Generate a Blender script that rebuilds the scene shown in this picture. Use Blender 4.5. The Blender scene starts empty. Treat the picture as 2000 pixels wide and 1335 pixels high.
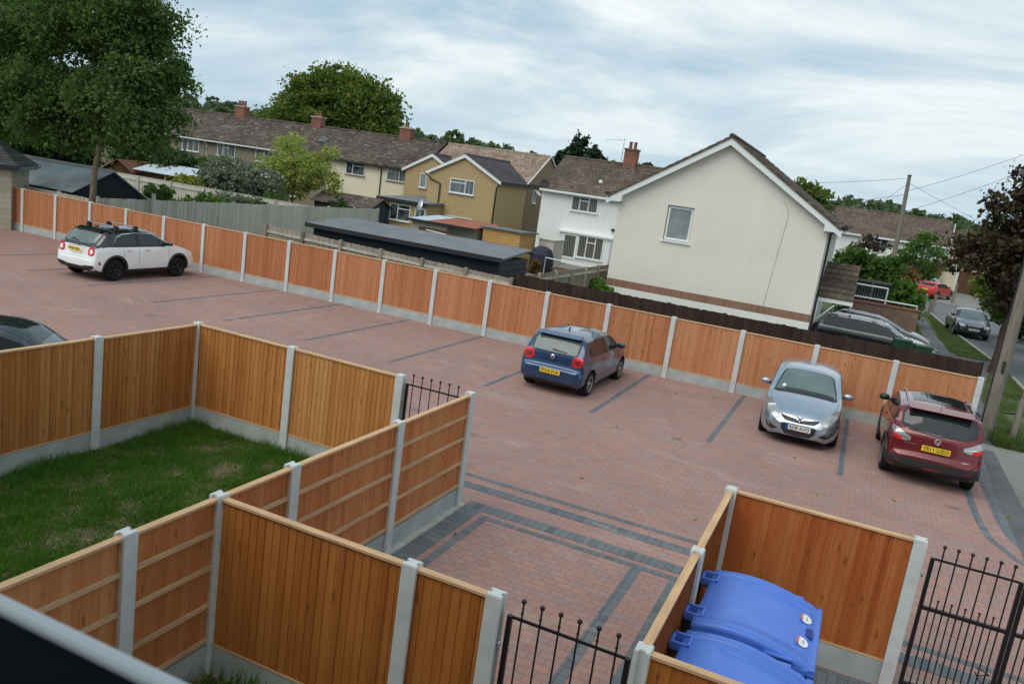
import bpy, math, random
import numpy as np
from mathutils import Vector, Matrix
from mathutils.bvhtree import BVHTree
random.seed(7); RNG = np.random.default_rng(7)
R = math.radians
S = bpy.context.scene
C = S.collection

# ------------------------------------------------------------ camera
cam = bpy.data.cameras.new('camera'); cam.sensor_width = 36.0; cam.lens = 28.55
cam.clip_start = 0.05; cam.clip_end = 3000
camo = bpy.data.objects.new('camera', cam); C.objects.link(camo); S.camera = camo
yaw, pitch, roll = R(-22.426), R(11.308), R(8.1245)
f = Vector((math.sin(yaw)*math.cos(pitch), math.cos(yaw)*math.cos(pitch), -math.sin(pitch)))
r0 = Vector((math.cos(yaw), -math.sin(yaw), 0)); u0 = r0.cross(f)
r = r0*math.cos(roll)+u0*math.sin(roll); u = -r0*math.sin(roll)+u0*math.cos(roll)
m = Matrix((r, u, -f)).transposed().to_4x4(); m.translation = (0, 0, 4.903)
camo.matrix_world = m
cam.dof.use_dof = True; cam.dof.focus_distance = 13.0; cam.dof.aperture_fstop = 10

# ------------------------------------------------------------ world + sun
SUN_EL, SUN_AZ = 52, 205          # azimuth: compass style, measured from +y clockwise
w = bpy.data.worlds.new('World'); S.world = w; w.use_nodes = True
nt = w.node_tree; nt.nodes.clear()
def N(t, typ, **kw):
    n = t.nodes.new(typ)
    for k, v in kw.items(): setattr(n, k, v)
    return n
def ramp(t, fac, stops, interp='LINEAR'):
    n = N(t, 'ShaderNodeValToRGB'); n.color_ramp.interpolation = interp
    e = n.color_ramp.elements
    while len(e) < len(stops): e.new(0.5)
    for i, (p, c) in enumerate(stops):
        e[i].position = p; e[i].color = (c[0], c[1], c[2], 1) if hasattr(c, '__len__') else (c, c, c, 1)
    t.links.new(fac, n.inputs[0]); return n.outputs[0]
def mixc(t, fac, a, b, mode='MIX'):
    n = N(t, 'ShaderNodeMix', data_type='RGBA', blend_type=mode)
    for s, v in ((n.inputs[0], fac), (n.inputs[6], a), (n.inputs[7], b)):
        if isinstance(v, (int, float)): s.default_value = v
        elif isinstance(v, (tuple, list)): s.default_value = (v[0], v[1], v[2], 1)
        else: t.links.new(v, s)
    return n.outputs[2]
def math_(t, op, a, b=0.0):
    n = N(t, 'ShaderNodeMath', operation=op)
    for s, v in ((n.inputs[0], a), (n.inputs[1], b)):
        if isinstance(v, (int, float)): s.default_value = v
        else: t.links.new(v, s)
    return n.outputs[0]
def noise(t, vec, scale, detail=4, rough=.55, dist=0, scl=None):
    if scl:
        mp = N(t, 'ShaderNodeMapping'); mp.inputs['Scale'].default_value = scl
        t.links.new(vec, mp.inputs[0]); vec = mp.outputs[0]
    n = N(t, 'ShaderNodeTexNoise'); n.inputs['Scale'].default_value = scale
    n.inputs['Detail'].default_value = detail; n.inputs['Roughness'].default_value = rough
    n.inputs['Distortion'].default_value = dist
    t.links.new(vec, n.inputs['Vector']); return n.outputs['Fac']
sky = N(nt, 'ShaderNodeTexSky', sky_type='NISHITA', sun_disc=False)
sky.sun_elevation = R(SUN_EL); sky.sun_rotation = R(SUN_AZ); sky.dust_density = 1.5
tc = N(nt, 'ShaderNodeTexCoord')
sep = N(nt, 'ShaderNodeSeparateXYZ'); nt.links.new(tc.outputs['Generated'], sep.inputs[0])
zz = math_(nt, 'ADD', math_(nt, 'MAXIMUM', sep.outputs[2], 0.0), 0.20)
px_ = math_(nt, 'DIVIDE', sep.outputs[0], zz); py_ = math_(nt, 'DIVIDE', sep.outputs[1], zz)
cmb = N(nt, 'ShaderNodeCombineXYZ'); nt.links.new(px_, cmb.inputs[0]); nt.links.new(py_, cmb.inputs[1])
n1 = noise(nt, cmb.outputs[0], 0.80, 8, .60, .45, (0.8, 1.1, 1))
n2 = noise(nt, cmb.outputs[0], 0.42, 4, .5, .2, (0.6, 1.2, 1))
dens = math_(nt, 'ADD', math_(nt, 'MULTIPLY', n1, .6), math_(nt, 'MULTIPLY', n2, .4))
cover = ramp(nt, dens, [(.34, .80), (.47, .95), (.60, 1.0)])
ccol = ramp(nt, dens, [(.36, (2.5, 3.9, 5.1)), (.44, (3.6, 4.9, 5.8)), (.50, (5.2, 6.1, 6.6)), (.56, (7.3, 7.7, 7.7)), (.64, (5.2, 5.8, 6.2))])
skyc = mixc(nt, cover, mixc(nt, 1.0, sky.outputs[0], (1.0, 1.0, 1.0), 'MULTIPLY'), ccol)
lowr = ramp(nt, sep.outputs[2], [(0.0, 0.6), (0.07, 0.3), (0.2, 0.0)])
skyc = mixc(nt, lowr, skyc, (4.0, 5.3, 6.1))
bg = N(nt, 'ShaderNodeBackground'); bg.inputs[1].default_value = 0.105
nt.links.new(skyc, bg.inputs[0])
wo = N(nt, 'ShaderNodeOutputWorld'); nt.links.new(bg.outputs[0], wo.inputs[0])
sl = bpy.data.lights.new('sun', 'SUN'); sl.energy = 1.3; sl.angle = R(50); sl.color = (1, .96, .9)
so = bpy.data.objects.new('sun', sl); C.objects.link(so)
sd = Vector((math.sin(R(SUN_AZ))*math.cos(R(SUN_EL)), math.cos(R(SUN_AZ))*math.cos(R(SUN_EL)), math.sin(R(SUN_EL))))
so.rotation_euler = sd.to_track_quat('Z', 'Y').to_euler()
S.view_settings.view_transform = 'Standard'; S.view_settings.look = 'None'
S.view_settings.exposure = 0.30; S.view_settings.gamma = 1.0

# ------------------------------------------------------------ materials
M = {}
def mat(name, col, rough=.7, metal=0, spec=None, var=0, vs=3, bump=0, bs=40, coat=0, scl=None, build=None):
    """principled material; var = brightness mottling, bump = fine noise relief"""
    k = bpy.data.materials.new(name); k.use_nodes = True; t = k.node_tree
    b = t.nodes['Principled BSDF']; b.inputs['Roughness'].default_value = rough; b.inputs['Metallic'].default_value = metal
    if spec is not None: b.inputs['Specular IOR Level'].default_value = spec
    if coat: b.inputs['Coat Weight'].default_value = coat; b.inputs['Coat Roughness'].default_value = .04
    co = N(t, 'ShaderNodeTexCoord').outputs['Object']
    b.inputs['Base Color'].default_value = (*col, 1)
    if build: build(t, b, co)
    elif var:
        fa = noise(t, co, vs, 6, .6, 0, scl)
        lo = tuple(c*(1-var) for c in col); hi = tuple(min(1, c*(1+var)) for c in col)
        t.links.new(ramp(t, fa, [(.3, lo), (.7, hi)]), b.inputs['Base Color'])
    if bump:
        bn = N(t, 'ShaderNodeBump'); bn.inputs['Strength'].default_value = bump; bn.inputs['Distance'].default_value = .02
        t.links.new(noise(t, co, bs, 5, .6), bn.inputs['Height']); t.links.new(bn.outputs[0], b.inputs['Normal'])
    M[name] = k; return k
def bumpto(t, b, h, s=.4, d=.01):
    bn = N(t, 'ShaderNodeBump'); bn.inputs['Strength'].default_value = s; bn.inputs['Distance'].default_value = d
    t.links.new(h, bn.inputs['Height']); t.links.new(bn.outputs[0], b.inputs['Normal'])
def brick(t, vec, w_, h_, mortar, off=.5, rot=0, scl=None):
    mp = N(t, 'ShaderNodeMapping'); mp.inputs['Rotation'].default_value = (0, 0, rot)
    t.links.new(vec, mp.inputs[0])
    n = N(t, 'ShaderNodeTexBrick'); n.offset = off
    n.inputs['Scale'].default_value = 1; n.inputs['Brick Width'].default_value = w_; n.inputs['Row Height'].default_value = h_
    n.inputs['Mortar Size'].default_value = mortar; n.inputs['Mortar Smooth'].default_value = .3
    n.inputs['Color1'].default_value = (0, 0, 0, 1); n.inputs['Color2'].default_value = (1, 1, 1, 1); n.inputs['Mortar'].default_value = (.5, .5, .5, 1)
    t.links.new(mp.outputs[0], n.inputs['Vector']); return n
def paving(cols, w_, h_, mort, mcol, rot=0, dirt=.25, off=.5):
    def bld(t, b, co):
        wn = noise(t, co, .9, 2)
        n = brick(t, co, w_, h_, mort, off, rot)
        c = ramp(t, n.outputs['Color'], [(i/(len(cols)-1), q) for i, q in enumerate(cols)])
        # broad weathering of the whole surface and fine grain
        c = mixc(t, 1.0, c, ramp(t, noise(t, co, .35, 5, .6), [(.3, 1-dirt), (.7, 1+dirt*.5)]), 'MULTIPLY')
        c = mixc(t, 1.0, c, ramp(t, noise(t, co, 45, 3, .6), [(.3, .86), (.7, 1.12)]), 'MULTIPLY')
        c = mixc(t, ramp(t, n.outputs['Fac'], [(0, 0.0), (1, .8)]), c, mcol)
        # sand brushed into the joints, efflorescence and drip stains
        c = mixc(t, ramp(t, noise(t, co, .55, 7, .72, .6, (1, 2.2, 1)), [(.56, 0), (.70, .42)]), c, (.46, .38, .33))
        c = mixc(t, ramp(t, noise(t, co, .8, 6, .68, .3), [(.24, .35), (.34, 0)]), c, (.11, .085, .075))
        vs_ = N(t, 'ShaderNodeTexVoronoi'); vs_.inputs['Scale'].default_value = .55; t.links.new(co, vs_.inputs['Vector'])
        c = mixc(t, ramp(t, math_(t, 'ADD', vs_.outputs['Distance'], math_(t, 'MULTIPLY', noise(t, co, 6, 4), .12)), [(.09, .45), (.16, 0)]), c, (.09, .075, .07))
        t.links.new(c, b.inputs['Base Color']); bumpto(t, b, math_(t, 'SUBTRACT', 1.0, n.outputs['Fac']), .5, .006)
    return bld
mat('red_block_paving', (.3, .15, .12), .9, spec=.25, build=paving([(.32, .197, .172), (.37, .212, .178), (.33, .218, .197), (.395, .222, .182), (.36, .232, .205), (.305, .222, .207)], .2, .13, .006, (.20, .145, .128), dirt=.12))
mat('charcoal_block_x', (.1, .1, .1), .9, spec=.25, build=paving([(.115, .130, .145), (.165, .183, .198), (.14, .155, .168)], .11, .4, .006, (.085, .08, .075), dirt=.15, off=0))
mat('charcoal_block_y', (.1, .1, .1), .9, spec=.25, build=paving([(.115, .130, .145), (.165, .183, .198), (.14, .155, .168)], .4, .16, .006, (.085, .08, .075), dirt=.15, off=0))
def wood(base, dark, light, board=.086, knots=True, grey=0):
    def bld(t, b, co):
        sp = N(t, 'ShaderNodeSeparateXYZ'); t.links.new(co, sp.inputs[0])
        idx = math_(t, 'FLOOR', math_(t, 'DIVIDE', sp.outputs[0], board))
        oi = N(t, 'ShaderNodeObjectInfo')
        cb = N(t, 'ShaderNodeCombineXYZ'); t.links.new(idx, cb.inputs[0]); t.links.new(math_(t, 'MULTIPLY', oi.outputs['Random'], 57.0), cb.inputs[1])
        wn = N(t, 'ShaderNodeTexWhiteNoise', noise_dimensions='2D'); t.links.new(cb.outputs[0], wn.inputs['Vector'])
        # groups of neighbouring boards sawn from one log share a tone
        cg = N(t, 'ShaderNodeCombineXYZ'); t.links.new(math_(t, 'FLOOR', math_(t, 'DIVIDE', sp.outputs[0], board*4.3)), cg.inputs[0]); t.links.new(math_(t, 'MULTIPLY', oi.outputs['Random'], 31.0), cg.inputs[1])
        wg = N(t, 'ShaderNodeTexWhiteNoise', noise_dimensions='2D'); t.links.new(cg.outputs[0], wg.inputs['Vector'])
        off = N(t, 'ShaderNodeVectorMath', operation='ADD'); t.links.new(co, off.inputs[0])
        o2 = N(t, 'ShaderNodeCombineXYZ'); t.links.new(math_(t, 'MULTIPLY', wn.outputs['Value'], 9), o2.inputs[0]); t.links.new(math_(t, 'MULTIPLY', wg.outputs['Value'], 13), o2.inputs[2])
        t.links.new(o2.outputs[0], off.inputs[1])
        g = noise(t, off.outputs[0], 5, 6, .65, .4, (9, 9, .7))
        g2 = noise(t, off.outputs[0], 2.0, 3, .6, 0, (2, 2, .8))
        v = math_(t, 'ADD', math_(t, 'ADD', math_(t, 'ADD', math_(t, 'MULTIPLY', wn.outputs['Value'], .20), math_(t, 'MULTIPLY', oi.outputs['Random'], .16)), math_(t, 'MULTIPLY', wg.outputs['Value'], .14)), math_(t, 'ADD', math_(t, 'MULTIPLY', g, .32), math_(t, 'MULTIPLY', g2, .3)))
        c = ramp(t, v, [(.3, dark), (.52, base), (.78, light)])
        if knots:
            ok = N(t, 'ShaderNodeVectorMath', operation='ADD'); t.links.new(co, ok.inputs[0])
            o3 = N(t, 'ShaderNodeCombineXYZ'); t.links.new(math_(t, 'MULTIPLY', oi.outputs['Random'], 40), o3.inputs[0]); t.links.new(math_(t, 'MULTIPLY', wg.outputs['Value'], 7), o3.inputs[2])
            t.links.new(o3.outputs[0], ok.inputs[1])
            mp = N(t, 'ShaderNodeMapping'); mp.inputs['Scale'].default_value = (11.6, 1, 3.2); t.links.new(ok.outputs[0], mp.inputs[0])
            vo = N(t, 'ShaderNodeTexVoronoi'); vo.inputs['Scale'].default_value = 1; vo.inputs['Randomness'].default_value = .75; t.links.new(mp.outputs[0], vo.inputs['Vector'])
            kn = ramp(t, vo.outputs['Distance'], [(.08, 1), (.17, .6), (.27, 0)])
            gate = ramp(t, noise(t, ok.outputs[0], 1.7, 2, .5, 0, (.8, 1, 3.0)), [(.44, 0), (.52, 1)])
            c = mixc(t, math_(t, 'MULTIPLY', math_(t, 'MULTIPLY', kn, gate), .75), c, tuple(q*.42 for q in base))
        t.links.new(c, b.inputs['Base Color']); bumpto(t, b, g, .25, .004)
    return bld
mat('orange_fence_board', (.5, .2, .08), .8, spec=.2, build=wood((.475, .19, .088), (.37, .13, .055), (.565, .265, .14)))
mat('honey_fence_board', (.4, .2, .07), .8, spec=.2, build=wood((.47, .19, .052), (.35, .122, .030), (.58, .285, .10)))
mat('amber_fence_board', (.4, .2, .07), .8, spec=.2, build=wood((.50, .185, .066), (.37, .118, .038), (.60, .27, .11)))
mat('brown_fence_board', (.3, .14, .05), .8, spec=.2, build=wood((.43, .155, .034), (.29, .088, .017), (.54, .24, .07)))
mat('russet_fence_board', (.3, .14, .05), .8, spec=.2, build=wood((.39, .108, .028), (.26, .062, .015), (.48, .18, .055)))
mat('shaded_sawn_edge', (.30, .11, .035), .9, spec=.1, var=.3, vs=3)  # board edges coloured darker to stand in for shadow lines at the overlaps
mat('pale_new_timber', (.60, .39, .22), .8, spec=.2, var=.22, vs=2.2, scl=(1, 6, 6), bump=.15)
mat('weathered_board', (.3, .28, .25), .9, spec=.2, build=wood((.52, .49, .43), (.35, .325, .28), (.66, .63, .56), .12, False))
mat('brown_weathered_board', (.3, .28, .25), .9, spec=.2, build=wood((.27, .235, .185), (.16, .135, .105), (.40, .36, .29), .12, False))
mat('dark_brown_board', (.05, .03, .02), .85, spec=.2, build=wood((.036, .022, .019), (.02, .013, .012), (.06, .038, .03), .12, False))
mat('concrete', (.58, .61, .60), .9, spec=.2, var=.13, vs=5, bump=.25, bs=70)
mat('gravel_board_concrete', (.40, .43, .42), .9, spec=.2, var=.16, vs=2.5, bump=.15, bs=60)
mat('haunch_concrete', (.45, .43, .37), .95, spec=.1, var=.2, vs=6, bump=.3)
mat('black_metal', (.012, .012, .014), .38, .2, bump=.05)
mat('galvanised', (.5, .52, .54), .4, .9)
mat('asphalt', (.15, .155, .155), .95, spec=.2, var=.16, vs=.6, bump=.35, bs=60)
mat('path_asphalt', (.13, .13, .135), .95, spec=.2, var=.22, vs=.8, bump=.35, bs=60)
mat('footway_concrete', (.23, .225, .205), .95, spec=.2, var=.2, vs=.7, bump=.3, bs=50)
mat('kerb_concrete', (.36, .35, .33), .9, spec=.2, var=.15, vs=3)
mat('earth', (.16, .12, .08), 1, spec=.1, var=.35, vs=4, bump=.5, bs=25)
mat('rough_ground', (.09, .11, .05), 1, spec=.1, var=.45, vs=.4, bump=.5, bs=12)
mat('hill_grass', (.09, .15, .05), 1, spec=.1, var=.3, vs=.01)
def old_render(base, streak):
    def bld(t, b, co):
        c = mixc(t, 1.0, base, ramp(t, noise(t, co, .45, 6, .6), [(.3, .94), (.7, 1.04)]), 'MULTIPLY')
        st = math_(t, 'MULTIPLY', noise(t, co, 1.6, 6, .7, 0, (2.6, 1, .22)), noise(t, co, .5, 3, .5, 0, (1, 1, 1.6)))
        c = mixc(t, ramp(t, st, [(.27, 0), (.42, .30)]), c, streak)
        sp = N(t, 'ShaderNodeSeparateXYZ'); t.links.new(co, sp.inputs[0])
        low = math_(t, 'MULTIPLY', ramp(t, math_(t, 'MULTIPLY', sp.outputs[2], .3), [(.36, 1), (.66, 0)]), noise(t, co, 2.2, 5, .7))
        c = mixc(t, math_(t, 'MULTIPLY', low, .32), c, streak)
        t.links.new(c, b.inputs['Base Color']); bumpto(t, b, noise(t, co, 60, 5, .6), .3, .01)
    return bld
mat('cream_render', (.79, .75, .675), .92, spec=.15, build=old_render((.79, .75, .675), (.67, .63, .55)))
mat('pale_render', (.78, .70, .54), .92, spec=.15, var=.07, vs=.7, bump=.25, bs=60)
mat('white_render', (.82, .83, .82), .9, spec=.15, build=old_render((.82, .83, .82), (.55, .55, .50)))
mat('tan_pebbledash', (.47, .35, .19), .95, spec=.1, var=.22, vs=9, bump=.6, bs=30)
mat('grey_pebbledash', (.27, .235, .18), .95, spec=.1, var=.2, vs=9, bump=.6, bs=30)
mat('dull_pebbledash', (.27, .21, .14), .95, spec=.1, var=.2, vs=9, bump=.6, bs=30)
mat('own_wall_render', (.5, .48, .42), .95, spec=.15, var=.06, vs=1)
mat('white_upvc', (.80, .82, .82), .35, spec=.4)
mat('grey_upvc', (.10, .105, .11), .5)
mat('black_plastic', (.018, .018, .02), .55, bump=.06)
mat('dark_rubber', (.004, .005, .009), .85, spec=.08)
mat('window_glass', (.035, .045, .05), .06, spec=.5, build=lambda t, b, co: t.links.new(ramp(t, noise(t, co, 1.3, 3), [(.4, (.02, .026, .03)), (.62, (.10, .12, .125))]), b.inputs['Base Color']))
mat('curtain_glass', (.2, .22, .23), .1, spec=.6, build=lambda t, b, co: t.links.new(ramp(t, noise(t, co, 2, 3, .5, 0, (14, 14, .2)), [(.4, (.07, .08, .085)), (.6, (.26, .28, .29))]), b.inputs['Base Color']))
def blinds(t, b, co):
    sp = N(t, 'ShaderNodeSeparateXYZ'); t.links.new(co, sp.inputs[0])
    s_ = math_(t, 'FRACT', math_(t, 'MULTIPLY', math_(t, 'ADD', sp.outputs[0], math_(t, 'MULTIPLY', sp.outputs[2], .1)), 9.0))
    t.links.new(ramp(t, s_, [(.45, (.03, .035, .03)), (.55, (.22, .22, .19))]), b.inputs['Base Color'])
mat('blind_glass', (.1, .1, .1), .12, spec=.6, build=blinds)
mat('frosted_glass', (.24, .28, .28), .25, spec=.6, var=.3, vs=1.6)
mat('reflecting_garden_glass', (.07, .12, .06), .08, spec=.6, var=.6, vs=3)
def tiles(cols, w_, h_, lich=.0, lcol=(.5, .46, .38)):
    def bld(t, b, co):
        sp = N(t, 'ShaderNodeSeparateXYZ'); t.links.new(co, sp.inputs[0])
        cb = N(t, 'ShaderNodeCombineXYZ'); t.links.new(sp.outputs[0], cb.inputs[0]); t.links.new(sp.outputs[2], cb.inputs[1])
        n = brick(t, cb.outputs[0], w_, h_, .012)
        c = ramp(t, n.outputs['Color'], [(i/(len(cols)-1), q) for i, q in enumerate(cols)])
        c = mixc(t, 1.0, c, ramp(t, noise(t, co, .5, 5, .6), [(.3, .72), (.7, 1.25)]), 'MULTIPLY')
        if lich: c = mixc(t, ramp(t, noise(t, co, 2.6, 5, .7), [(.56, 0), (.66, lich)]), c, lcol)
        c = mixc(t, ramp(t, n.outputs['Fac'], [(0, 0.0), (1, .75)]), c, (.02, .018, .016))
        t.links.new(c, b.inputs['Base Color'])
    return bld
mat('old_brown_tile', (.1, .08, .06), .95, spec=.15, build=tiles([(.075, .060, .052), (.125, .098, .082), (.095, .078, .066), (.15, .115, .095)], .27, .17, .5))
mat('mossy_brown_tile', (.1, .08, .06), .95, spec=.15, build=tiles([(.09, .072, .058), (.15, .115, .09), (.115, .09, .073), (.17, .13, .10)], .27, .17, .55, (.26, .23, .18)))
mat('pink_buff_tile', (.3, .2, .15), .95, spec=.15, build=tiles([(.28, .20, .155), (.38, .29, .23), (.32, .24, .19), (.24, .175, .14)], .3, .17, .3))
mat('new_dark_tile', (.08, .07, .08), .8, spec=.2, build=tiles([(.085, .075, .078), (.10, .088, .09)], .3, .17))
mat('slate_tile', (.1, .1, .11), .8, spec=.2, build=tiles([(.10, .10, .105), (.15, .15, .15)], .25, .10))
mat('rust_brown_tile', (.13, .1, .08), .95, spec=.15, build=tiles([(.12, .088, .074), (.16, .12, .10), (.14, .10, .085)], .3, .17, .3))
def brickwall(cols, mort):
    def bld(t, b, co):
        sp = N(t, 'ShaderNodeSeparateXYZ'); t.links.new(co, sp.inputs[0])
        cb = N(t, 'ShaderNodeCombineXYZ'); t.links.new(math_(t, 'ADD', sp.outputs[0], sp.outputs[1]), cb.inputs[0]); t.links.new(sp.outputs[2], cb.inputs[1])
        n = brick(t, cb.outputs[0], .225, .075, .008)
        c = ramp(t, n.outputs['Color'], [(i/(len(cols)-1), q) for i, q in enumerate(cols)])
        c = mixc(t, 1.0, c, ramp(t, noise(t, co, 1.2, 4), [(.3, .75), (.7, 1.2)]), 'MULTIPLY')
        c = mixc(t, n.outputs['Fac'], c, mort); t.links.new(c, b.inputs['Base Color'])
    return bld
mat('red_brick', (.35, .12, .08), .9, spec=.15, build=brickwall([(.22, .08, .055), (.30, .12, .08), (.25, .10, .075)], (.22, .16, .13)))
mat('brown_brick', (.2, .12, .09), .9, spec=.15, build=brickwall([(.20, .125, .095), (.27, .17, .125), (.16, .11, .09)], (.22, .18, .15)))
def soldier(t, b, co):
    n = brick(t, N(t, 'ShaderNodeTexCoord').outputs['Object'], .075, 2, .008, 0)
    sp = N(t, 'ShaderNodeSeparateXYZ'); t.links.new(co, sp.inputs[0])
    c = ramp(t, n.outputs['Color'], [(0, (.24, .12, .085)), (.5, (.33, .17, .12)), (1, (.27, .19, .13))])
    t.links.new(mixc(t, n.outputs['Fac'], c, (.20, .16, .13)), b.inputs['Base Color'])
mat('soldier_brick', (.3, .15, .1), .9, spec=.15, build=soldier)
def blockwork(t, b, co):
    sp = N(t, 'ShaderNodeSeparateXYZ'); t.links.new(co, sp.inputs[0])
    cb = N(t, 'ShaderNodeCombineXYZ'); t.links.new(math_(t, 'ADD', sp.outputs[0], sp.outputs[1]), cb.inputs[0]); t.links.new(sp.outputs[2], cb.inputs[1])
    n = brick(t, cb.outputs[0], .44, .215, .008)
    c = ramp(t, n.outputs['Color'], [(0, (.34, .32, .25)), (1, (.44, .41, .33))])
    t.links.new(mixc(t, n.outputs['Fac'], c, (.26, .24, .2)), b.inputs['Base Color'])
mat('blockwork', (.4, .38, .3), .95, spec=.1, build=blockwork)
mat('roof_felt', (.17, .185, .195), .8, spec=.3, var=.18, vs=.9, bump=.2, bs=30)
mat('barn_sheet', (.38, .43, .44), .6, spec=.4, var=.35, vs=.55, bump=.1)
mat('black_timber', (.018, .022, .026), .8, spec=.25, var=.3, vs=3, scl=(8, 8, .6), bump=.2)
mat('slate_cladding', (.045, .055, .065), .7, spec=.3, var=.2, vs=3)
mat('cabin_timber', (.55, .33, .12), .75, spec=.2, var=.15, vs=2, scl=(1, 1, 6), bump=.1)
mat('garage_render', (.40, .37, .33), .95, spec=.1, var=.15, vs=2)
mat('rust_sheet', (.32, .115, .07), .85, spec=.2, var=.25, vs=1.2)
mat('pale_sheet', (.48, .55, .60), .6, spec=.3, var=.1, vs=2)
mat('brown_shed', (.14, .07, .04), .85, spec=.2, var=.3, vs=3, scl=(1, 1, 8))
mat('pole_wood', (.21, .19, .16), .9, spec=.15, var=.3, vs=4, scl=(6, 6, .5), bump=.4, bs=20)
mat('bark', (.17, .14, .105), .95, spec=.1, var=.4, vs=5, scl=(3, 3, .6), bump=.7, bs=14)
mat('dark_bark', (.07, .055, .045), .95, spec=.1, var=.4, vs=5, bump=.7, bs=14)
mat('bin_blue', (.08, .195, .66), .36, spec=.45, bump=.06, bs=90, build=lambda t, b, co: t.links.new(mixc(t, ramp(t, noise(t, co, 5, 7, .75, .5), [(.55, 0), (.75, .35)]), mixc(t, 1.0, (.08, .195, .66), ramp(t, noise(t, co, 1.5, 3), [(.3, .9), (.7, 1.12)]), 'MULTIPLY'), (.22, .33, .66)), b.inputs['Base Color']))
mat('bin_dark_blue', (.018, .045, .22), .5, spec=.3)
mat('bin_green', (.012, .055, .028), .45, spec=.4, var=.1)
mat('sticker_white', (.8, .8, .78), .5); mat('sticker_orange', (.75, .16, .06), .5)
mat('navy_cover', (.022, .020, .045), .6, spec=.4, var=.2)
mat('tyre', (.015, .015, .016), .85, spec=.2)
mat('rim_silver', (.45, .46, .47), .3, .8); mat('rim_black', (.02, .02, .022), .35, .3)
mat('car_glass', (.018, .024, .026), .04, spec=.6)
mat('car_glass_clear', (.11, .15, .145), .05, spec=.6, var=.25, vs=2.5)
mat('chrome', (.75, .77, .78), .12, 1.0)
mat('lamp_red', (.62, .012, .015), .25, spec=.4, coat=.3); mat('lamp_clear', (.36, .39, .39), .12, .35, coat=.6)
mat('lamp_dark_red', (.18, .01, .012), .2, coat=.6)
mat('plate_yellow', (.80, .56, .03), .5); mat('plate_white', (.75, .76, .74), .5); mat('plate_black', (.012, .012, .012), .5); mat('plate_blue', (.02, .06, .4), .5)
def paint(name, col, metal=.35, rough=.28):
    mat(name, col, rough, metal, spec=.5, coat=1.0, build=lambda t, b, co: t.links.new(mixc(t, 1.0, tuple(col), ramp(t, noise(t, co, 1.1, 4), [(.3, .92), (.7, 1.06)]), 'MULTIPLY'), b.inputs['Base Color']))
paint('paint_white', (.86, .88, .88), 0, .3); paint('paint_blue', (.013, .056, .135), .45, .2)
paint('paint_silver', (.36, .415, .49), .7, .26); paint('paint_red', (.15, .005, .012), .3, .2)
paint('paint_black', (.007, .008, .010), .1, .22); paint('paint_slate', (.06, .08, .105), .5); paint('paint_scarlet', (.50, .02, .02), .1); paint('paint_navy', (.018, .026, .04), .4)
def leafmat(name, stops, trans=.25):
    k = bpy.data.materials.new(name); k.use_nodes = True; t = k.node_tree
    b = t.nodes['Principled BSDF']; b.inputs['Roughness'].default_value = .6; b.inputs['Specular IOR Level'].default_value = .25
    g = N(t, 'ShaderNodeNewGeometry'); co = N(t, 'ShaderNodeTexCoord').outputs['Object']
    v = math_(t, 'ADD', math_(t, 'MULTIPLY', g.outputs['Random Per Island'], .55), math_(t, 'MULTIPLY', noise(t, co, .8, 3), .45))
    c = ramp(t, v, [(.15+.7*i/(len(stops)-1), q) for i, q in enumerate(stops)]); t.links.new(c, b.inputs['Base Color'])
    tr = N(t, 'ShaderNodeBsdfTranslucent'); t.links.new(mixc(t, 1.0, c, (1.3, 1.4, .7), 'MULTIPLY'), tr.inputs[0])
    mx = N(t, 'ShaderNodeMixShader'); mx.inputs[0].default_value = trans
    t.links.new(b.outputs[0], mx.inputs[1]); t.links.new(tr.outputs[0], mx.inputs[2])
    t.links.new(mx.outputs[0], t.nodes['Material Output'].inputs[0]); M[name] = k
leafmat('leaf_ash', [(.045, .09, .034), (.085, .155, .045), (.15, .24, .07)], .42)
leafmat('leaf_dark', [(.025, .05, .02), (.045, .085, .03), (.08, .125, .04)], .35)
leafmat('leaf_autumn', [(.045, .09, .022), (.085, .15, .03), (.14, .19, .035), (.21, .19, .04)], .35)
leafmat('leaf_purple', [(.028, .018, .022), (.052, .030, .026), (.08, .055, .028), (.07, .10, .032)], .25)
leafmat('leaf_silver', [(.10, .13, .09), (.19, .225, .17), (.34, .36, .28)])
leafmat('leaf_yellow', [(.19, .25, .05), (.33, .38, .10), (.52, .50, .24)], .4)
leafmat('leaf_bright', [(.05, .12, .02), (.10, .20, .03), (.16, .27, .05)])
leafmat('leaf_bush', [(.04, .09, .022), (.075, .15, .032), (.13, .20, .04)], .35)
leafmat('leaf_gold', [(.12, .16, .02), (.24, .26, .03), (.36, .32, .05)])
leafmat('leaf_conifer', [(.010, .028, .016), (.02, .045, .025), (.03, .06, .03)], .1)
leafmat('leaf_hill', [(.06, .095, .06), (.095, .145, .075), (.17, .21, .09)], .25)  # leaf tones lightened and tinted with distance haze in the colour itself
leafmat('leaf_rust', [(.10, .05, .02), (.18, .09, .03), (.12, .12, .03)])
leafmat('grass_blade', [(.034, .095, .012), (.07, .18, .02), (.14, .27, .04)], .4)
leafmat('grass_verge_blade', [(.05, .09, .02), (.09, .15, .03), (.17, .19, .07)], .3)

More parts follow.
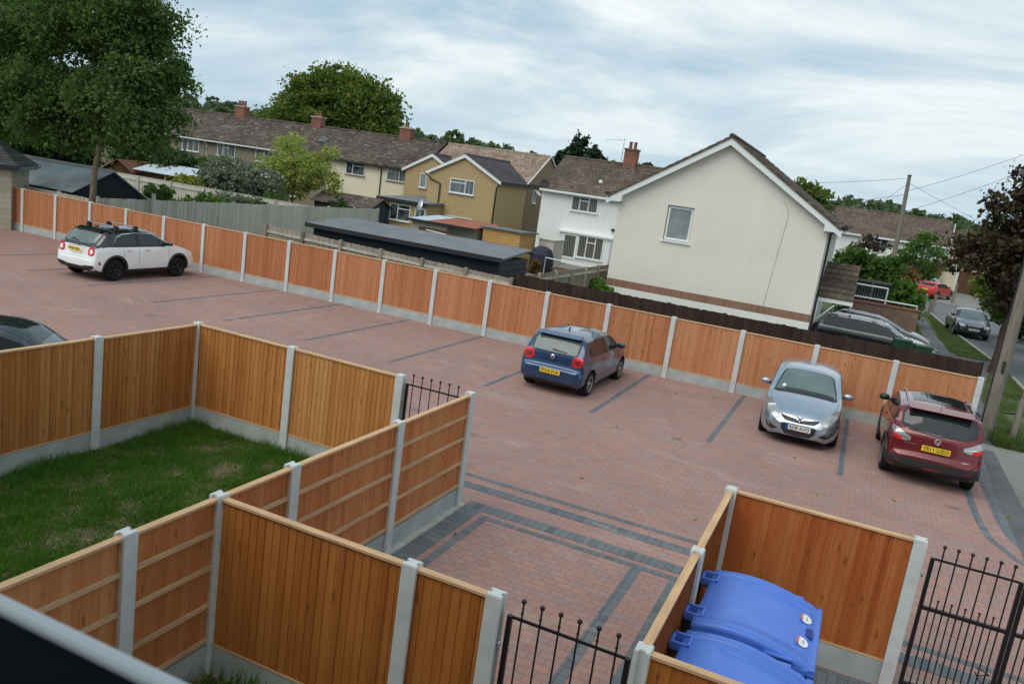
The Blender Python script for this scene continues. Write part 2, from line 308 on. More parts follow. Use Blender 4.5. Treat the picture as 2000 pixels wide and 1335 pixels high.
# ------------------------------------------------------------ mesh helpers
class MB:
    def __init__(s): s.v = []; s.f = []; s.m = []; s.s = []
    def add(s, vs, fs, m=0, sm=False):
        o = len(s.v); s.v += [tuple(q) for q in vs]
        for q in fs: s.f.append(tuple(i+o for i in q)); s.m.append(m); s.s.append(sm)
        return s
    def box(s, x0, x1, y0, y1, z0, z1, m=0, T=None):
        vs = [(x, y, z) for z in (z0, z1) for y in (y0, y1) for x in (x0, x1)]
        if T: vs = [T @ Vector(q) for q in vs]
        return s.add(vs, [(0, 2, 3, 1), (4, 5, 7, 6), (0, 1, 5, 4), (2, 6, 7, 3), (0, 4, 6, 2), (1, 3, 7, 5)], m)
    def prism(s, poly, a, b, axis='z', m=0, sm=False):
        """extrude a 2D polygon from a to b along an axis"""
        k = len(poly)
        def P(q, h): return {'z': (q[0], q[1], h), 'y': (q[0], h, q[1]), 'x': (h, q[0], q[1])}[axis]
        ar = sum(poly[i][0]*poly[(i+1) % k][1]-poly[(i+1) % k][0]*poly[i][1] for i in range(k))
        if (ar > 0) == (axis == 'y'): poly = poly[::-1]
        vs = [P(q, a) for q in poly]+[P(q, b) for q in poly]
        s.add(vs, [tuple(range(k))[::-1], tuple(range(k, 2*k))], m)
        return s.add(vs, [(i, (i+1) % k, k+(i+1) % k, k+i) for i in range(k)], m, sm)
    def tube(s, pts, rad, n=8, m=0, cap=True):
        pts = [Vector(p) for p in pts]; rr = rad if hasattr(rad, '__len__') else [rad]*len(pts)
        vs = []; 
        for i, p in enumerate(pts):
            d = (pts[min(i+1, len(pts)-1)]-pts[max(i-1, 0)]).normalized()
            a = d.orthogonal().normalized() if i == 0 else (a - d*a.dot(d)).normalized()
            b = d.cross(a)
            for k in range(n):
                t = 2*math.pi*k/n; vs.append(p+(a*math.cos(t)+b*math.sin(t))*rr[i])
        fs = [(i*n+k, i*n+(k+1) % n, (i+1)*n+(k+1) % n, (i+1)*n+k) for i in range(len(pts)-1) for k in range(n)]
        s.add(vs, fs, m, True)
        if cap: s.add(vs[:n], [tuple(range(n))[::-1]], m); s.add(vs[-n:], [tuple(range(n))], m)
        return s
    def lathe(s, prof, c=(0, 0, 0), axis='z', n=16, m=0, sm=True):
        vs = []
        for (rr, h) in prof:
            for k in range(n):
                t = 2*math.pi*k/n; a, b = rr*math.cos(t), rr*math.sin(t)
                q = {'z': (a, b, h), 'y': (a, h, -b), 'x': (h, a, b)}[axis]
                vs.append((q[0]+c[0], q[1]+c[1], q[2]+c[2]))
        fs = [(i*n+k, i*n+(k+1) % n, (i+1)*n+(k+1) % n, (i+1)*n+k) for i in range(len(prof)-1) for k in range(n)]
        return s.add(vs, fs, m, sm)
    def ball(s, c, rad, n=10, m=0):
        k = n//2
        return s.lathe([(rad*math.sin(math.pi*i/k)+1e-5, -rad*math.cos(math.pi*i/k)) for i in range(k+1)], c, 'z', n, m)
    def mesh(s, name, mats):
        me = bpy.data.meshes.new(name); me.from_pydata(s.v, [], s.f)
        me.polygons.foreach_set('material_index', s.m); me.polygons.foreach_set('use_smooth', s.s)
        for q in (mats if isinstance(mats, (list, tuple)) else [mats]): me.materials.append(M[q])
        me.update(); return me
    def build(s, name, mats, parent=None, loc=(0, 0, 0), rz=0, bevel=0, **tags):
        return link(name, s.mesh(name, mats), parent, loc, rz, bevel, **tags)
def link(name, me, parent=None, loc=(0, 0, 0), rz=0, bevel=0, **tags):
    o = bpy.data.objects.new(name, me); C.objects.link(o); o.parent = parent
    o.location = loc; o.rotation_euler = (0, 0, rz)
    if bevel:
        b = o.modifiers.new('bevel', 'BEVEL'); b.width = bevel; b.segments = 2; b.limit_method = 'ANGLE'; b.angle_limit = R(40)
    for k, v in tags.items(): o[k] = v
    return o
def thing(name, label, cat, loc=(0, 0, 0), rz=0, group=None):
    o = link(name, None, None, loc, rz, label=label, category=cat)
    if group: o['group'] = group
    return o
def structure(name, mb, mats, **k): return mb.build(name, mats, kind='structure', **k)
def copy_tree(o, parent=None):
    c = o.copy(); C.objects.link(c); c.parent = parent
    for ch in o.children: copy_tree(ch, c)
    return c
def sheet(x0, x1, y0, y1, z, m=0, mb=None):
    mb = mb or MB(); return mb.add([(x0, y0, z), (x1, y0, z), (x1, y1, z), (x0, y1, z)], [(0, 1, 2, 3)], m)
def poly_sheet(pts, z, mb=None, m=0):
    mb = mb or MB()
    ar = sum(pts[i][0]*pts[(i+1) % len(pts)][1]-pts[(i+1) % len(pts)][0]*pts[i][1] for i in range(len(pts)))
    if ar < 0: pts = pts[::-1]
    return mb.add([(a, b, z) for a, b in pts], [tuple(range(len(pts)))], m)
def strip(mb, pts, wd, z, m=0):
    """flat ribbon of width wd along a polyline"""
    P = [Vector((a, b, 0)) for a, b in pts]; L = []; Rr = []
    for i, p in enumerate(P):
        d = (P[min(i+1, len(P)-1)]-P[max(i-1, 0)]).normalized(); nrm = Vector((-d.y, d.x, 0))*wd/2
        L.append(p+nrm); Rr.append(p-nrm)
    for i in range(len(P)-1):
        mb.add([(Rr[i].x, Rr[i].y, z), (Rr[i+1].x, Rr[i+1].y, z), (L[i+1].x, L[i+1].y, z), (L[i].x, L[i].y, z)], [(0, 1, 2, 3)], m)

# ------------------------------------------------------------ ground
g = MB(); gx = np.linspace(-700, 700, 15); gy = np.linspace(-100, 900, 11)
structure('ground', sheet(-700, 700, -100, 900, -.03), 'rough_ground')
FY = 22.58                               # line of the long orange fence
pv = poly_sheet([(-33, 10.5), (-33, FY), (3.45, FY), (3.45, 15.6), (3.75, 15.0), (4.6, 14.6), (6.4, 14.4), (6.4, 0.3), (-4.85, .3), (-4.85, 10.5)], 0.0)
pv.add([(-33, .3, 0), (-10.1, .3, 0), (-10.1, 10.5, 0), (-33, 10.5, 0)], [(0, 1, 2, 3)])
structure('block_paving', pv, 'red_block_paving')
# bay lines and borders in charcoal block, each a single course
bx = MB(); by = MB()
for x in (-4.93, -2.27, .40, -7.62, -10.29, -12.94, -15.63, -18.3, -20.97, -23.6, -26.3): by.add([(x-.055, 17.15, .004), (x+.055, 17.15, .004), (x+.055, FY, .004), (x-.055, FY, .004)], [(0, 1, 2, 3)])
for x0, x1, y0, y1 in ((-9.9, -.95, 11.66, 11.78), (-9.9, -.95, 11.20, 11.44), (-4.73, -.95, 10.50, 10.76), (-4.36, -.95, 10.27, 10.38), (-.87, 1.1, 10.50, 10.62), (1.1, 5.6, 10.52, 10.64), (-.87, 5.6, 10.03, 10.33)):
    sheet(x0, x1, y0, y1, .004, 0, bx)
sheet(-4.73, -4.45, 5.4, 10.50, .004, 0, by); sheet(-4.36, -4.24, 5.4, 10.27, .004, 0, by)
sheet(-2.04, -1.90, 4.2, 10.27, .004, 0, by); sheet(-1.50, -1.36, 5.4, 10.27, .004, 0, by)
structure('charcoal_border_courses', bx, 'charcoal_block_x'); structure('charcoal_bay_lines', by, 'charcoal_block_y')
cb = MB(); strip(cb, [(2.82, 22.5), (2.82, 16.6), (2.92, 15.6), (3.2, 14.9), (3.7, 14.3), (4.5, 14.0), (6.4, 13.9)], .13, .004)
strip(cb, [(3.28, 22.5), (3.28, 16.8), (3.36, 15.9), (3.6, 15.2), (4.05, 14.75), (4.8, 14.45), (6.4, 14.3)], .28, .004)
structure('charcoal_edge_border', cb, 'charcoal_block_y')
structure('concrete_haunching', MB().box(-4.845, -4.73, 7.0, 10.56, -.02, .03), 'haunch_concrete')
structure('bin_store_floor', MB().box(-.80, 1.08, 5.45, 9.30, -.02, .012), 'charcoal_block_x')
# footway, path, road and verges
ft = MB(); poly_sheet([(3.45, 23.3), (3.45, 15.6), (3.75, 15), (4.6, 14.6), (6.4, 14.4), (6.4, 24.0), (4.6, 24.0), (4.3, 23.3)], 0.004, ft)
structure('concrete_crossover', ft, 'footway_concrete')
rp = MB(); poly_sheet([(3.33, 14.6), (3.47, 22.6), (3.80, 22.6), (3.78, 18.2), (4.5, 16.4), (6.4, 15.4), (6.4, 14.4), (4.6, 14.6), (3.75, 15.0), (3.45, 15.6)], .008, rp)
structure('tarmac_patch', rp, 'path_asphalt')
pa = MB(); poly_sheet([(3.05, 23.3), (4.25, 23.3), (4.35, 30), (5.3, 36.2), (5.9, 37.5), (5.9, 40.3), (4.45, 40.5), (4.1, 46), (4.05, 60), (3.1, 60), (3.3, 46), (3.2, 40), (3.0, 37), (3.0, 26)], .0, pa)
structure('footpath', pa, 'path_asphalt')
rd = MB(); poly_sheet([(6.2, -30), (12.5, -30), (12.5, 61), (70, 61), (70, 71), (-20, 74), (-20, 66), (3.0, 63), (4.6, 60), (4.95, 54), (5.35, 49), (5.8, 43), (6.0, 40.5), (6.2, 36)], -.012, rd)
structure('road', rd, 'asphalt')
kb = MB()
for pts in ([(6.12, -30), (6.12, 36.5)], [(5.95, 40.5), (5.75, 43), (5.3, 49), (4.9, 54), (4.55, 60.2), (3.0, 63.2), (-20, 66.2)], [(-20, 74.1), (8.4, 72.4), (70, 71.1)]):
    for i in range(len(pts)-1):
        a, b = Vector((*pts[i], 0)), Vector((*pts[i+1], 0)); d = b-a; T = Matrix.Translation(a) @ Matrix.Rotation(math.atan2(d.y, d.x), 4, 'Z')
        kb.box(0, d.length, -.06, .06, -.03, .075, 0, T)
structure('kerb', kb, 'kerb_concrete')
dv = MB(); poly_sheet([(5.6, 72.5), (14, 71.9), (14, 90), (6.6, 90)], .0, dv)
structure('gravel_driveway', dv, 'footway_concrete')
gv = MB(); poly_sheet([(4.28, 23.5), (4.35, 30), (5.3, 36.2), (6.06, 37), (6.06, 31), (5.5, 28.9), (4.75, 28.4), (4.5, 24.0)], .01, gv)
poly_sheet([(4.45, 40.7), (4.15, 46), (3.95, 60), (4.55, 60), (4.85, 54), (5.25, 49), (5.7, 43), (5.85, 41.3), (5.6, 40.6)], .01, gv)
poly_sheet([(2.75, 38), (3.2, 40.5), (3.3, 46), (3.1, 62), (-1, 64), (2.6, 46)], .01, gv)
structure('verge_soil', gv, 'rough_ground')
structure('driveway', sheet(-1.5, 3.0, 25.2, 39.7, -.012), 'footway_concrete')
structure('lawn_soil', sheet(-10.05, -4.9, .3, 10.4, .01), 'earth')
structure('patio', sheet(-17.5, -10.7, 36, 49.9, .0), 'footway_concrete')

# ------------------------------------------------------------ leaves and blades
def quads_mesh(name, ctr, size, matname, up=None, aspect=1.6, curl=.35):
    """many separate small leaf quads: ctr (n,3), size (n,)"""
    n = len(ctr); a = RNG.normal(size=(n, 3)); a /= np.linalg.norm(a, axis=1)[:, None]
    b = RNG.normal(size=(n, 3)); b -= (b*a).sum(1)[:, None]*a; b /= np.linalg.norm(b, axis=1)[:, None]
    if up is not None: a[:, 2] = a[:, 2]*.5+up; a /= np.linalg.norm(a, axis=1)[:, None]
    n_ = np.cross(a, b); s = size[:, None]/2
    V = np.stack([ctr-a*s*aspect, ctr-b*s+n_*s*curl, ctr+a*s*aspect, ctr+b*s+n_*s*curl], 1).reshape(-1, 3)
    return np_mesh(name, V, np.arange(4*n).reshape(n, 4), matname)
def np_mesh(name, V, F, matname):
    me = bpy.data.meshes.new(name); k = F.shape[1]
    me.vertices.add(len(V)); me.vertices.foreach_set('co', V.astype(np.float32).ravel())
    me.loops.add(F.size); me.loops.foreach_set('vertex_index', F.astype(np.int32).ravel())
    me.polygons.add(len(F)); me.polygons.foreach_set('loop_start', np.arange(0, F.size, k, dtype=np.int32))
    me.update(calc_edges=True); me.materials.append(M[matname]); return me
def crown_points(lobes, n, clump=.5, per=26, shell=.55, droop=0):
    """leaf centres gathered in clumps spread through ellipsoid lobes (cx,cy,cz,rx,ry,rz)"""
    L = np.array(lobes, float); wgt = (L[:, 3]*L[:, 4]*L[:, 5])**.8; wgt /= wgt.sum()
    nc = max(4, n//per); li = RNG.choice(len(L), nc, p=wgt)
    d = RNG.normal(size=(nc, 3)); d /= np.linalg.norm(d, axis=1)[:, None]
    rad = (shell+(1-shell)*RNG.random(nc))[:, None]
    c = L[li, :3]+d*L[li, 3:6]*rad
    cs = clump*(.5+RNG.random(nc))
    q = RNG.integers(0, nc, n); off = RNG.normal(size=(n, 3))*cs[q][:, None]*np.array([.55, .55, .38])
    off[:, 2] -= droop*np.hypot(off[:, 0], off[:, 1])
    return c[q]+off
def leafy(name, parent, lobes, n, size, matname, clump=.5, per=26, shell=.5, loc=(0, 0, 0), droop=0, **tags):
    P = crown_points(lobes, n, clump, per, shell, droop)
    P = P[P[:, 2] > .05]
    sz = size*(.45+1.15*RNG.random(len(P)))
    return link(name, quads_mesh(name, P, sz, matname), parent, loc, **tags)
def limbs(mb, base, top, r0_, lobes, nl=8, m=0, seed=1, n=10):
    rg = random.Random(seed); b, t = Vector(base), Vector(top)
    pts = [b.lerp(t, k/6)+Vector((rg.uniform(-1, 1), rg.uniform(-1, 1), 0))*r0_*(.5 if 0 < k < 6 else 0) for k in range(7)]
    mb.tube([b-Vector((0, 0, .1))]+pts, [r0_*1.35]+[r0_*(1.12-.14*k) for k in range(7)], n, m)
    for i in range(nl):
        lo = lobes[i % len(lobes)]; s = pts[3].lerp(pts[6], rg.random()**.8)
        e = Vector((lo[0]+rg.uniform(-.5, .5)*lo[3], lo[1]+rg.uniform(-.5, .5)*lo[4], lo[2]+rg.uniform(-.3, .6)*lo[5]))
        mid = s.lerp(e, .5)+Vector((rg.uniform(-.2, .2), rg.uniform(-.2, .2), .12*(e-s).length))
        mb.tube([s, mid, e], [r0_*.42, r0_*.26, r0_*.07], 6, m)
        for j in range(2):
            e2 = e+Vector((rg.uniform(-1, 1)*lo[3], rg.uniform(-1, 1)*lo[4], rg.uniform(-.2, .8)*lo[5]))*.5
            mb.tube([mid.lerp(e, .6), e2], [r0_*.16, r0_*.04], 5, m)
def tree(name, label, cat, loc, lobes, trunk_top, tr, n, size, leaf, bark='bark', nl=8, clump=.5, per=26, shell=.5, seed=1, group=None, droop=0, base=(0, 0, 0)):
    t = thing(name, label, cat, loc, 0, group)
    mb = MB(); limbs(mb, base, trunk_top, tr, lobes, nl, 0, seed); mb.build('trunk', bark, t)
    leafy('crown', t, lobes, n, size, leaf, clump, per, shell, droop=droop)
    return t
def bush(label, loc, rx, ry, h, n, size, leaf, name='bush', lob=5, seed=1, clump=.22, cat='bush', group=None, stem=True):
    rg = random.Random(seed); t = thing(name, label, cat, loc, 0, group)
    lobes = [(0, 0, h*.5, rx*.8, ry*.8, h*.47)]+[(rg.uniform(-.6, .6)*rx, rg.uniform(-.6, .6)*ry, h*rg.uniform(.35, .75), rx*.42, ry*.42, h*.27) for _ in range(lob)]
    leafy('foliage', t, lobes, n, size, leaf, clump, 20, .45)
    if stem:
        mb = MB()
        for i in range(4): mb.tube([(rg.uniform(-.1, .1), rg.uniform(-.1, .1), -.05), (rg.uniform(-.3, .3)*rx, rg.uniform(-.3, .3)*ry, h*.6)], [.03, .015], 5)
        mb.build('stem', 'dark_bark', t)
    return t
def blades(name, area, n, h, matname, bare=None, kind='stuff', edge=None, **tags):
    x0, x1, y0, y1 = area; P = np.c_[RNG.uniform(x0, x1, n), RNG.uniform(y0, y1, n)]
    if bare is not None:
        fld = sum(np.sin(P[:, 0]*a+P[:, 1]*b+c)*k for a, b, c, k in bare); P = P[(fld+RNG.normal(size=len(P))*.85) < 1.12]
    if edge is not None: P = P[edge(P)]
    n = len(P); hh = h*(.5+RNG.random(n))*(1+.35*np.sin(P[:, 0]*3.1+1)*np.sin(P[:, 1]*2.7)+.45*np.clip(np.sin(P[:, 0]*9.3+2.1*np.sin(P[:, 1]*4.1))*np.sin(P[:, 1]*8.1+1.7*np.sin(P[:, 0]*3.3)), -.6, 1))
    d = np.minimum.reduce([P[:, 0]-x0, x1-P[:, 0], P[:, 1]-y0, y1-P[:, 1]]); hh *= 1+1.1*np.exp(-np.maximum(d, 0)*6)
    an = RNG.uniform(0, 2*np.pi, n); wv = np.c_[np.cos(an), np.sin(an)]*.006*(h/.06)
    ln = RNG.normal(size=(n, 2))*hh[:, None]*.45
    z = np.zeros(n)+.01
    V = np.stack([np.c_[P-wv, z], np.c_[P+wv, z], np.c_[P+ln, z+hh]], 1).reshape(-1, 3)
    return link(name, np_mesh(name, V, np.arange(3*n).reshape(n, 3), matname), kind=kind, **tags)
bare = [(2.1, .7, 0, .55), (-.9, 2.6, 1.4, .5), (5.7, -3.9, 2, .5), (4.2, 7.3, .5, .45), (9.2, 4.1, 1, .35)]
blades('lawn_grass', (-9.98, -4.95, 3.6, 10.34), 190000, .055, 'grass_blade', bare, label='dark green lawn with bare earth patches inside the fenced garden', category='grass')
blades('verge_grass', (4.2, 6.05, 23.6, 61), 90000, .05, 'grass_verge_blade', bare,
       edge=lambda P: ((P[:, 1] < 36.5) & (P[:, 0] > 4.3+np.maximum(0, P[:, 1]-30)*.15) & ((P[:, 1] > 28.6) | (P[:, 0] < 4.75))) | ((P[:, 1] > 40.8) & (P[:, 0] < 5.85-(P[:, 1]-41.3)*.073)), label='patchy green verge grass between the footpath and the road', category='grass')
blades('wall_side_grass', (2.7, 3.3, 38, 60), 12000, .07, 'grass_verge_blade', label='narrow strip of grass between the brick wall and the footpath', category='grass')
blades('pole_foot_weeds', (3.9, 4.55, 23.2, 25.2), 4500, .12, 'grass_verge_blade', label='tall green weeds round the foot of the near telegraph pole', category='grass')

# ------------------------------------------------------------ fences
PH = 1.775
def H_post(h, wd=.135, dp=.12, slot=.05, sd=.024):
    a, b, s, q = wd/2, dp/2, slot/2, sd
    poly = [(-a, -b), (a, -b), (a, -s), (a-q, -s), (a-q, s), (a, s), (a, b), (-a, b), (-a, s), (-a+q, s), (-a+q, -s), (-a, -s)]
    mb = MB().prism(poly, -.1, h-.012); k = len(poly)
    tp = [(x*.93, y*.9) for x, y in poly]
    vs = [(x, y, h-.012) for x, y in poly]+[(x, y, h) for x, y in tp]
    mb.add(vs, [(i, (i+1) % k, k+(i+1) % k, k+i) for i in range(k)]); mb.add(vs[k:], [tuple(range(k))]); return mb
_cache = {}
def panel_meshes(L, h0, h1, board, style, mir=False):
    key = (round(L, 2), h0, h1, board, style, mir)
    if key in _cache: return _cache[key]
    b = MB(); x = .0; rg = random.Random(hash(key[:3]) % 999); n = max(2, round(L/.086)); p = L/n
    for i in range(n):                    # feather-edge boards, overlapping
        x0 = i*p; x1 = min(L, x0+p*1.16); j = rg.uniform(-.002, .002)
        vs = [(x0, -.0165+j, h0), (x1, -.009+j*.5, h0), (x1, -.003-.0006*(i % 3), h0), (x0, -.0048-.0005*(i % 2), h0)]
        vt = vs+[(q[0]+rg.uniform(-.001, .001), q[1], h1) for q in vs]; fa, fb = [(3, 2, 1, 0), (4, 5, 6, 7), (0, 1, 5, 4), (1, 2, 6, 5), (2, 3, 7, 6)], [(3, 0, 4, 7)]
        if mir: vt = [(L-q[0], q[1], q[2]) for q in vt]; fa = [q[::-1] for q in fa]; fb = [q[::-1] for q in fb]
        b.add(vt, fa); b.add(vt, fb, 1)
    rl = MB()
    for z in ([h0+.02, h0+(h1-h0)*.27, h0+(h1-h0)*.54, h0+(h1-h0)*.78] if style else [h0+.02, h0+(h1-h0)*.5]):
        rl.box(.03, L-.03, 0, .032, z, z+.038)
    rl.box(0, .03, 0, .03, h0, h1); rl.box(L-.03, L, 0, .03, h0, h1)
    rl.box(0, L, -.028, -.0205, h0-.012, h0+.012)
    cp = MB().box(0, L, -.032, .040, h1, h1+.028)
    gb = MB().box(-.0, L, -.023, .023, -.12, h0-.012)
    r_ = (b.mesh('panel', [board, 'shaded_sawn_edge']), rl.mesh('rails', 'pale_new_timber'), cp.mesh('cap_rail', 'pale_new_timber'), gb.mesh('gravel_board', 'gravel_board_concrete'))
    _cache[key] = r_; return r_
def fence(label, p0, direction, spans, board, flip=False, name='timber_fence', first=True, last=True, posts=None, h=PH, group=None, gh=.30):
    """posts at the ends of every span; boards face local -y (flip turns them round)"""
    rz = {'x': 0, 'y': math.pi/2, '-x': math.pi, '-y': -math.pi/2}[direction]
    t = thing(name, label, 'fence', (*p0, 0), rz, group)
    pm = H_post(h).mesh('post', 'concrete'); x = 0; xs = [0]
    for s in spans: xs.append(xs[-1]+s)
    for i, x in enumerate(xs):
        if (i == 0 and not first) or (i == len(xs)-1 and not last): continue
        link('post', pm, t, (x, 0, 0), 0, .004)
    for i, s in enumerate(spans):
        pl, rl, cp, gb = panel_meshes(s-.08, gh, h-.055, board, 1, direction == 'x')
        o = link('panel', pl, t, (xs[i]+(.04 if not flip else s-.04), 0, random.Random(i*7+len(label)).uniform(-.006, .004)), math.pi if flip else 0)
        link('rails', rl, o); link('cap_rail', cp, o, bevel=.003)
        link('gravel_board', gb, t, (xs[i]+.04, 0, 0))
    return t
fence('long orange fence with pale concrete posts along the far side of the car park', (-31.42, FY), 'x', [1.92]*18, 'orange_fence_board', h=1.755)
fence('short orange panel of fence between the stone outbuilding and the long fence', (-33.3, FY-.0), 'x', [1.82], 'orange_fence_board', last=False, h=1.755)
XB1, XB2, XB3, YA1, YA2, YA3 = -10.08, -4.85, -.87, 10.44, 5.41, 9.36
fence('honey coloured fence along the left side of the lawn, hiding the slate blue car', (XB1, YA1-8.0), 'y', [2.0]*4, 'honey_fence_board', last=False)
fence('honey coloured fence at the far end of the lawn, beside the small gate', (XB1, YA1), 'x', [2.0, 2.05], 'honey_fence_board')
fence('fence between lawn and paved yard with pale rails showing on its yard side', (XB2, YA2-3.04), 'y', [2.03, 1.01, 1.02, 2.04, 1.98], 'amber_fence_board', flip=True)
fence('dark brown fence nearest the window, from the lawn fence to the near gate', (XB2, YA2), 'x', [2.03, .76], 'brown_fence_board', first=False)
fence('fence on the left side of the bin store, beside the two blue bins', (XB3, 5.38), 'y', [1.97, 2.01], 'russet_fence_board', last=False)
fence('russet fence at the back of the bin store behind the blue bins', (XB3, YA3), 'x', [2.01], 'russet_fence_board')
fence('brown fence at the front of the bin store, cut by the picture bottom', (XB3, 5.38), 'x', [1.4], 'brown_fence_board', first=False)

def old_fence(label, p0, direction, L, h, board, sp=2.4, rails=False, capped=False, h2=None, postz=.05, prot=0):
    """older boarded timber fence; rails and posts on the local +y or -y side"""
    rz = {'x': 0, 'y': math.pi/2}[direction]; t = thing('boarded_fence', label, 'fence', (*p0, 0), rz)
    h2 = h if h2 is None else h2; b = MB(); n = int(L/.12); rg = random.Random(int(L*10))
    for i in range(n):
        x = i*L/n; hh = h+(h2-h)*x/L+rg.uniform(-.012, .012)
        b.box(x, x+L/n+.015, -.014-.013*(i % 2), -.002-.012*(i % 2), .02, hh)
    b.build('boards', board, t)
    k = max(1, round(L/sp)); s = -1 if rails else 1
    rl = MB()
    for z in ((.35, .875) if rails else (.35, .78)):
        for i in range(k):
            za, zb = [(h+(h2-h)*q/k)*z for q in (i, i+1)]
            T = Matrix.Translation((i*L/k, 0, za)) @ Matrix.Rotation(-math.atan2(zb-za, L/k), 4, 'Y')
            y0, y1 = sorted((s*.012, s*.07)); rl.box(0, L/k, y0, y1, -.04, .04, 0, T)
    rl.build('rails', 'weathered_board' if rails else board, t)
    pm = MB().box(-.055, .055, -.055, .055, -.1, 1).mesh('post', board)
    for i in range(k+1):
        o = link('post', pm, t, (i*L/k, s*.07, 0)); o.scale = (1, 1, h+(h2-h)*i/k+postz)
    if capped: MB().box(0, L, -.03, .03, h+.012, h+.035).build('cap_rail', board, t)
    return t
old_fence('weathered grey-brown fence, rails facing us, behind the middle of the orange fence', (-21.0, 24.95), 'x', 10.4, 1.86, 'brown_weathered_board', 1.75, True, h2=1.62)
old_fence('tall silver-grey boarded fence running away from the tree trunk towards the tan extension', (-28.4, 23.6), 'y', 20.4, 1.82, 'weathered_board', 2.4)
old_fence('old grey fence between the orange fence and the black barn', (-40, 23.55), 'x', 11.6, 1.74, 'weathered_board')
old_fence('grey garden fence with cap rail behind the clipped round bush', (-44.5, 37.6), 'x', 16.0, 1.78, 'weathered_board', 2.6, True, True)
old_fence('weathered fence with posts running back beside the patio of the white house', (-10.45, 25.1), 'y', 10.3, 1.72, 'brown_weathered_board', 1.7, True)
old_fence('very dark brown fence standing behind the right half of the orange fence', (-10.5, 25.0), 'x', 13.9, 1.80, 'dark_brown_board', 1.85, postz=.01)
lp = thing('leaning_post', 'short timber post and leaning stay against the silver-grey fence', 'post', (-28.25, 26.2, 0))
MB().box(-.06, .06, -.06, .06, -.1, 2.1).build('post', 'weathered_board', lp)
MB().tube([(.05, .9, 0), (.02, 0, 1.25)], .04, 6).build('stay', 'weathered_board', lp)

# ------------------------------------------------------------ gates
def gate(label, x0, y, wd, n, h=1.6, mid=None, hinge=-1, latch=False, name='metal_gate', rz=0):
    t = thing(name, label, 'gate', (x0, y, 0), rz, None); fr = MB()
    for x in (.02, wd-.02): fr.box(x-.02, x+.02, -.02, .02, .06, h)
    fr.box(.04, wd-.04, -.008, .008, h-.02, h+.004); fr.box(.04, wd-.04, -.019, .019, .10, .14)
    if mid: fr.box(.04, wd-.04, -.019, .019, mid-.02, mid+.02)
    fr.build('frame', 'black_metal', t, bevel=.002)
    def bar(x, top, br, r_=.008):
        m_ = MB().tube([(x, 0, .12), (x, 0, top)], r_, 8); m_.ball((x, 0, top+br*.8), br, 12); m_.lathe([(.009, top-.09), (.014, top-.085), (.009, top-.078)], (x, 0, 0), 'z', 8)
        m_.build('bar', 'black_metal', t)
    for i in range(n):
        x = .04+(wd-.08)*(i+.5)/n; bar(x, h+.13, .021)
        if mid and i < n-1: bar(.04+(wd-.08)*(i+1)/n, mid+.10, .014, .007)
    for z in (.45, h-.27 if not mid else h-.22):
        s = hinge; xx = 0 if s < 0 else wd
        hb = MB().tube([(xx+s*.09, 0, z), (xx-s*.06, 0, z)], .006, 6); hb.tube([(xx+s*.045, -.02, z), (xx+s*.045, .02, z)], .018, 8)
        hb.build('hinge', 'galvanised', t)
        xa, xb = sorted((xx+s*.092, xx+s*.082)); MB().box(xa, xb, -.035, .035, z-.05, z+.05).build('hinge_plate', 'black_metal', t)
    if latch:
        MB().box(wd-.24, wd-.02, -.06, .0, 1.0, 1.03).box(wd-.24, wd-.20, -.05, .0, .96, 1.07).build('latch', 'black_metal', t)
    return t
gate('low black metal gate with ball-topped bars beside the bin store', -1.945, YA2, .99, 6, 1.63, latch=True)
gate('small black metal gate with ball-topped bars beyond the lawn fence corner', -5.93, YA1, 1.0, 6, 1.66)
gate('left leaf of the tall black double gate, hinged on the bin store post', 1.27, YA3, .87, 6, 1.60, 1.03)
g2 = gate('right leaf of the tall black double gate at the picture edge', 2.15, YA3, .87, 6, 1.60, 1.03, 1)
so_ = thing('drop_bolt', 'black curled drop bolt chain hanging on the double gate', 'chain', (2.02, YA3-.03, .42))
MB().tube([(-.09, 0, .14), (-.02, -.01, .13), (.03, 0, .10), (-.05, 0, .06), (-.09, 0, .09), (-.03, 0, .0), (.03, -.01, -.05), (.06, 0, .02)], .006, 6).build('curl', 'black_metal', so_)
MB().ball((.03, 0, .10), .014).build('clip', 'black_metal', so_)

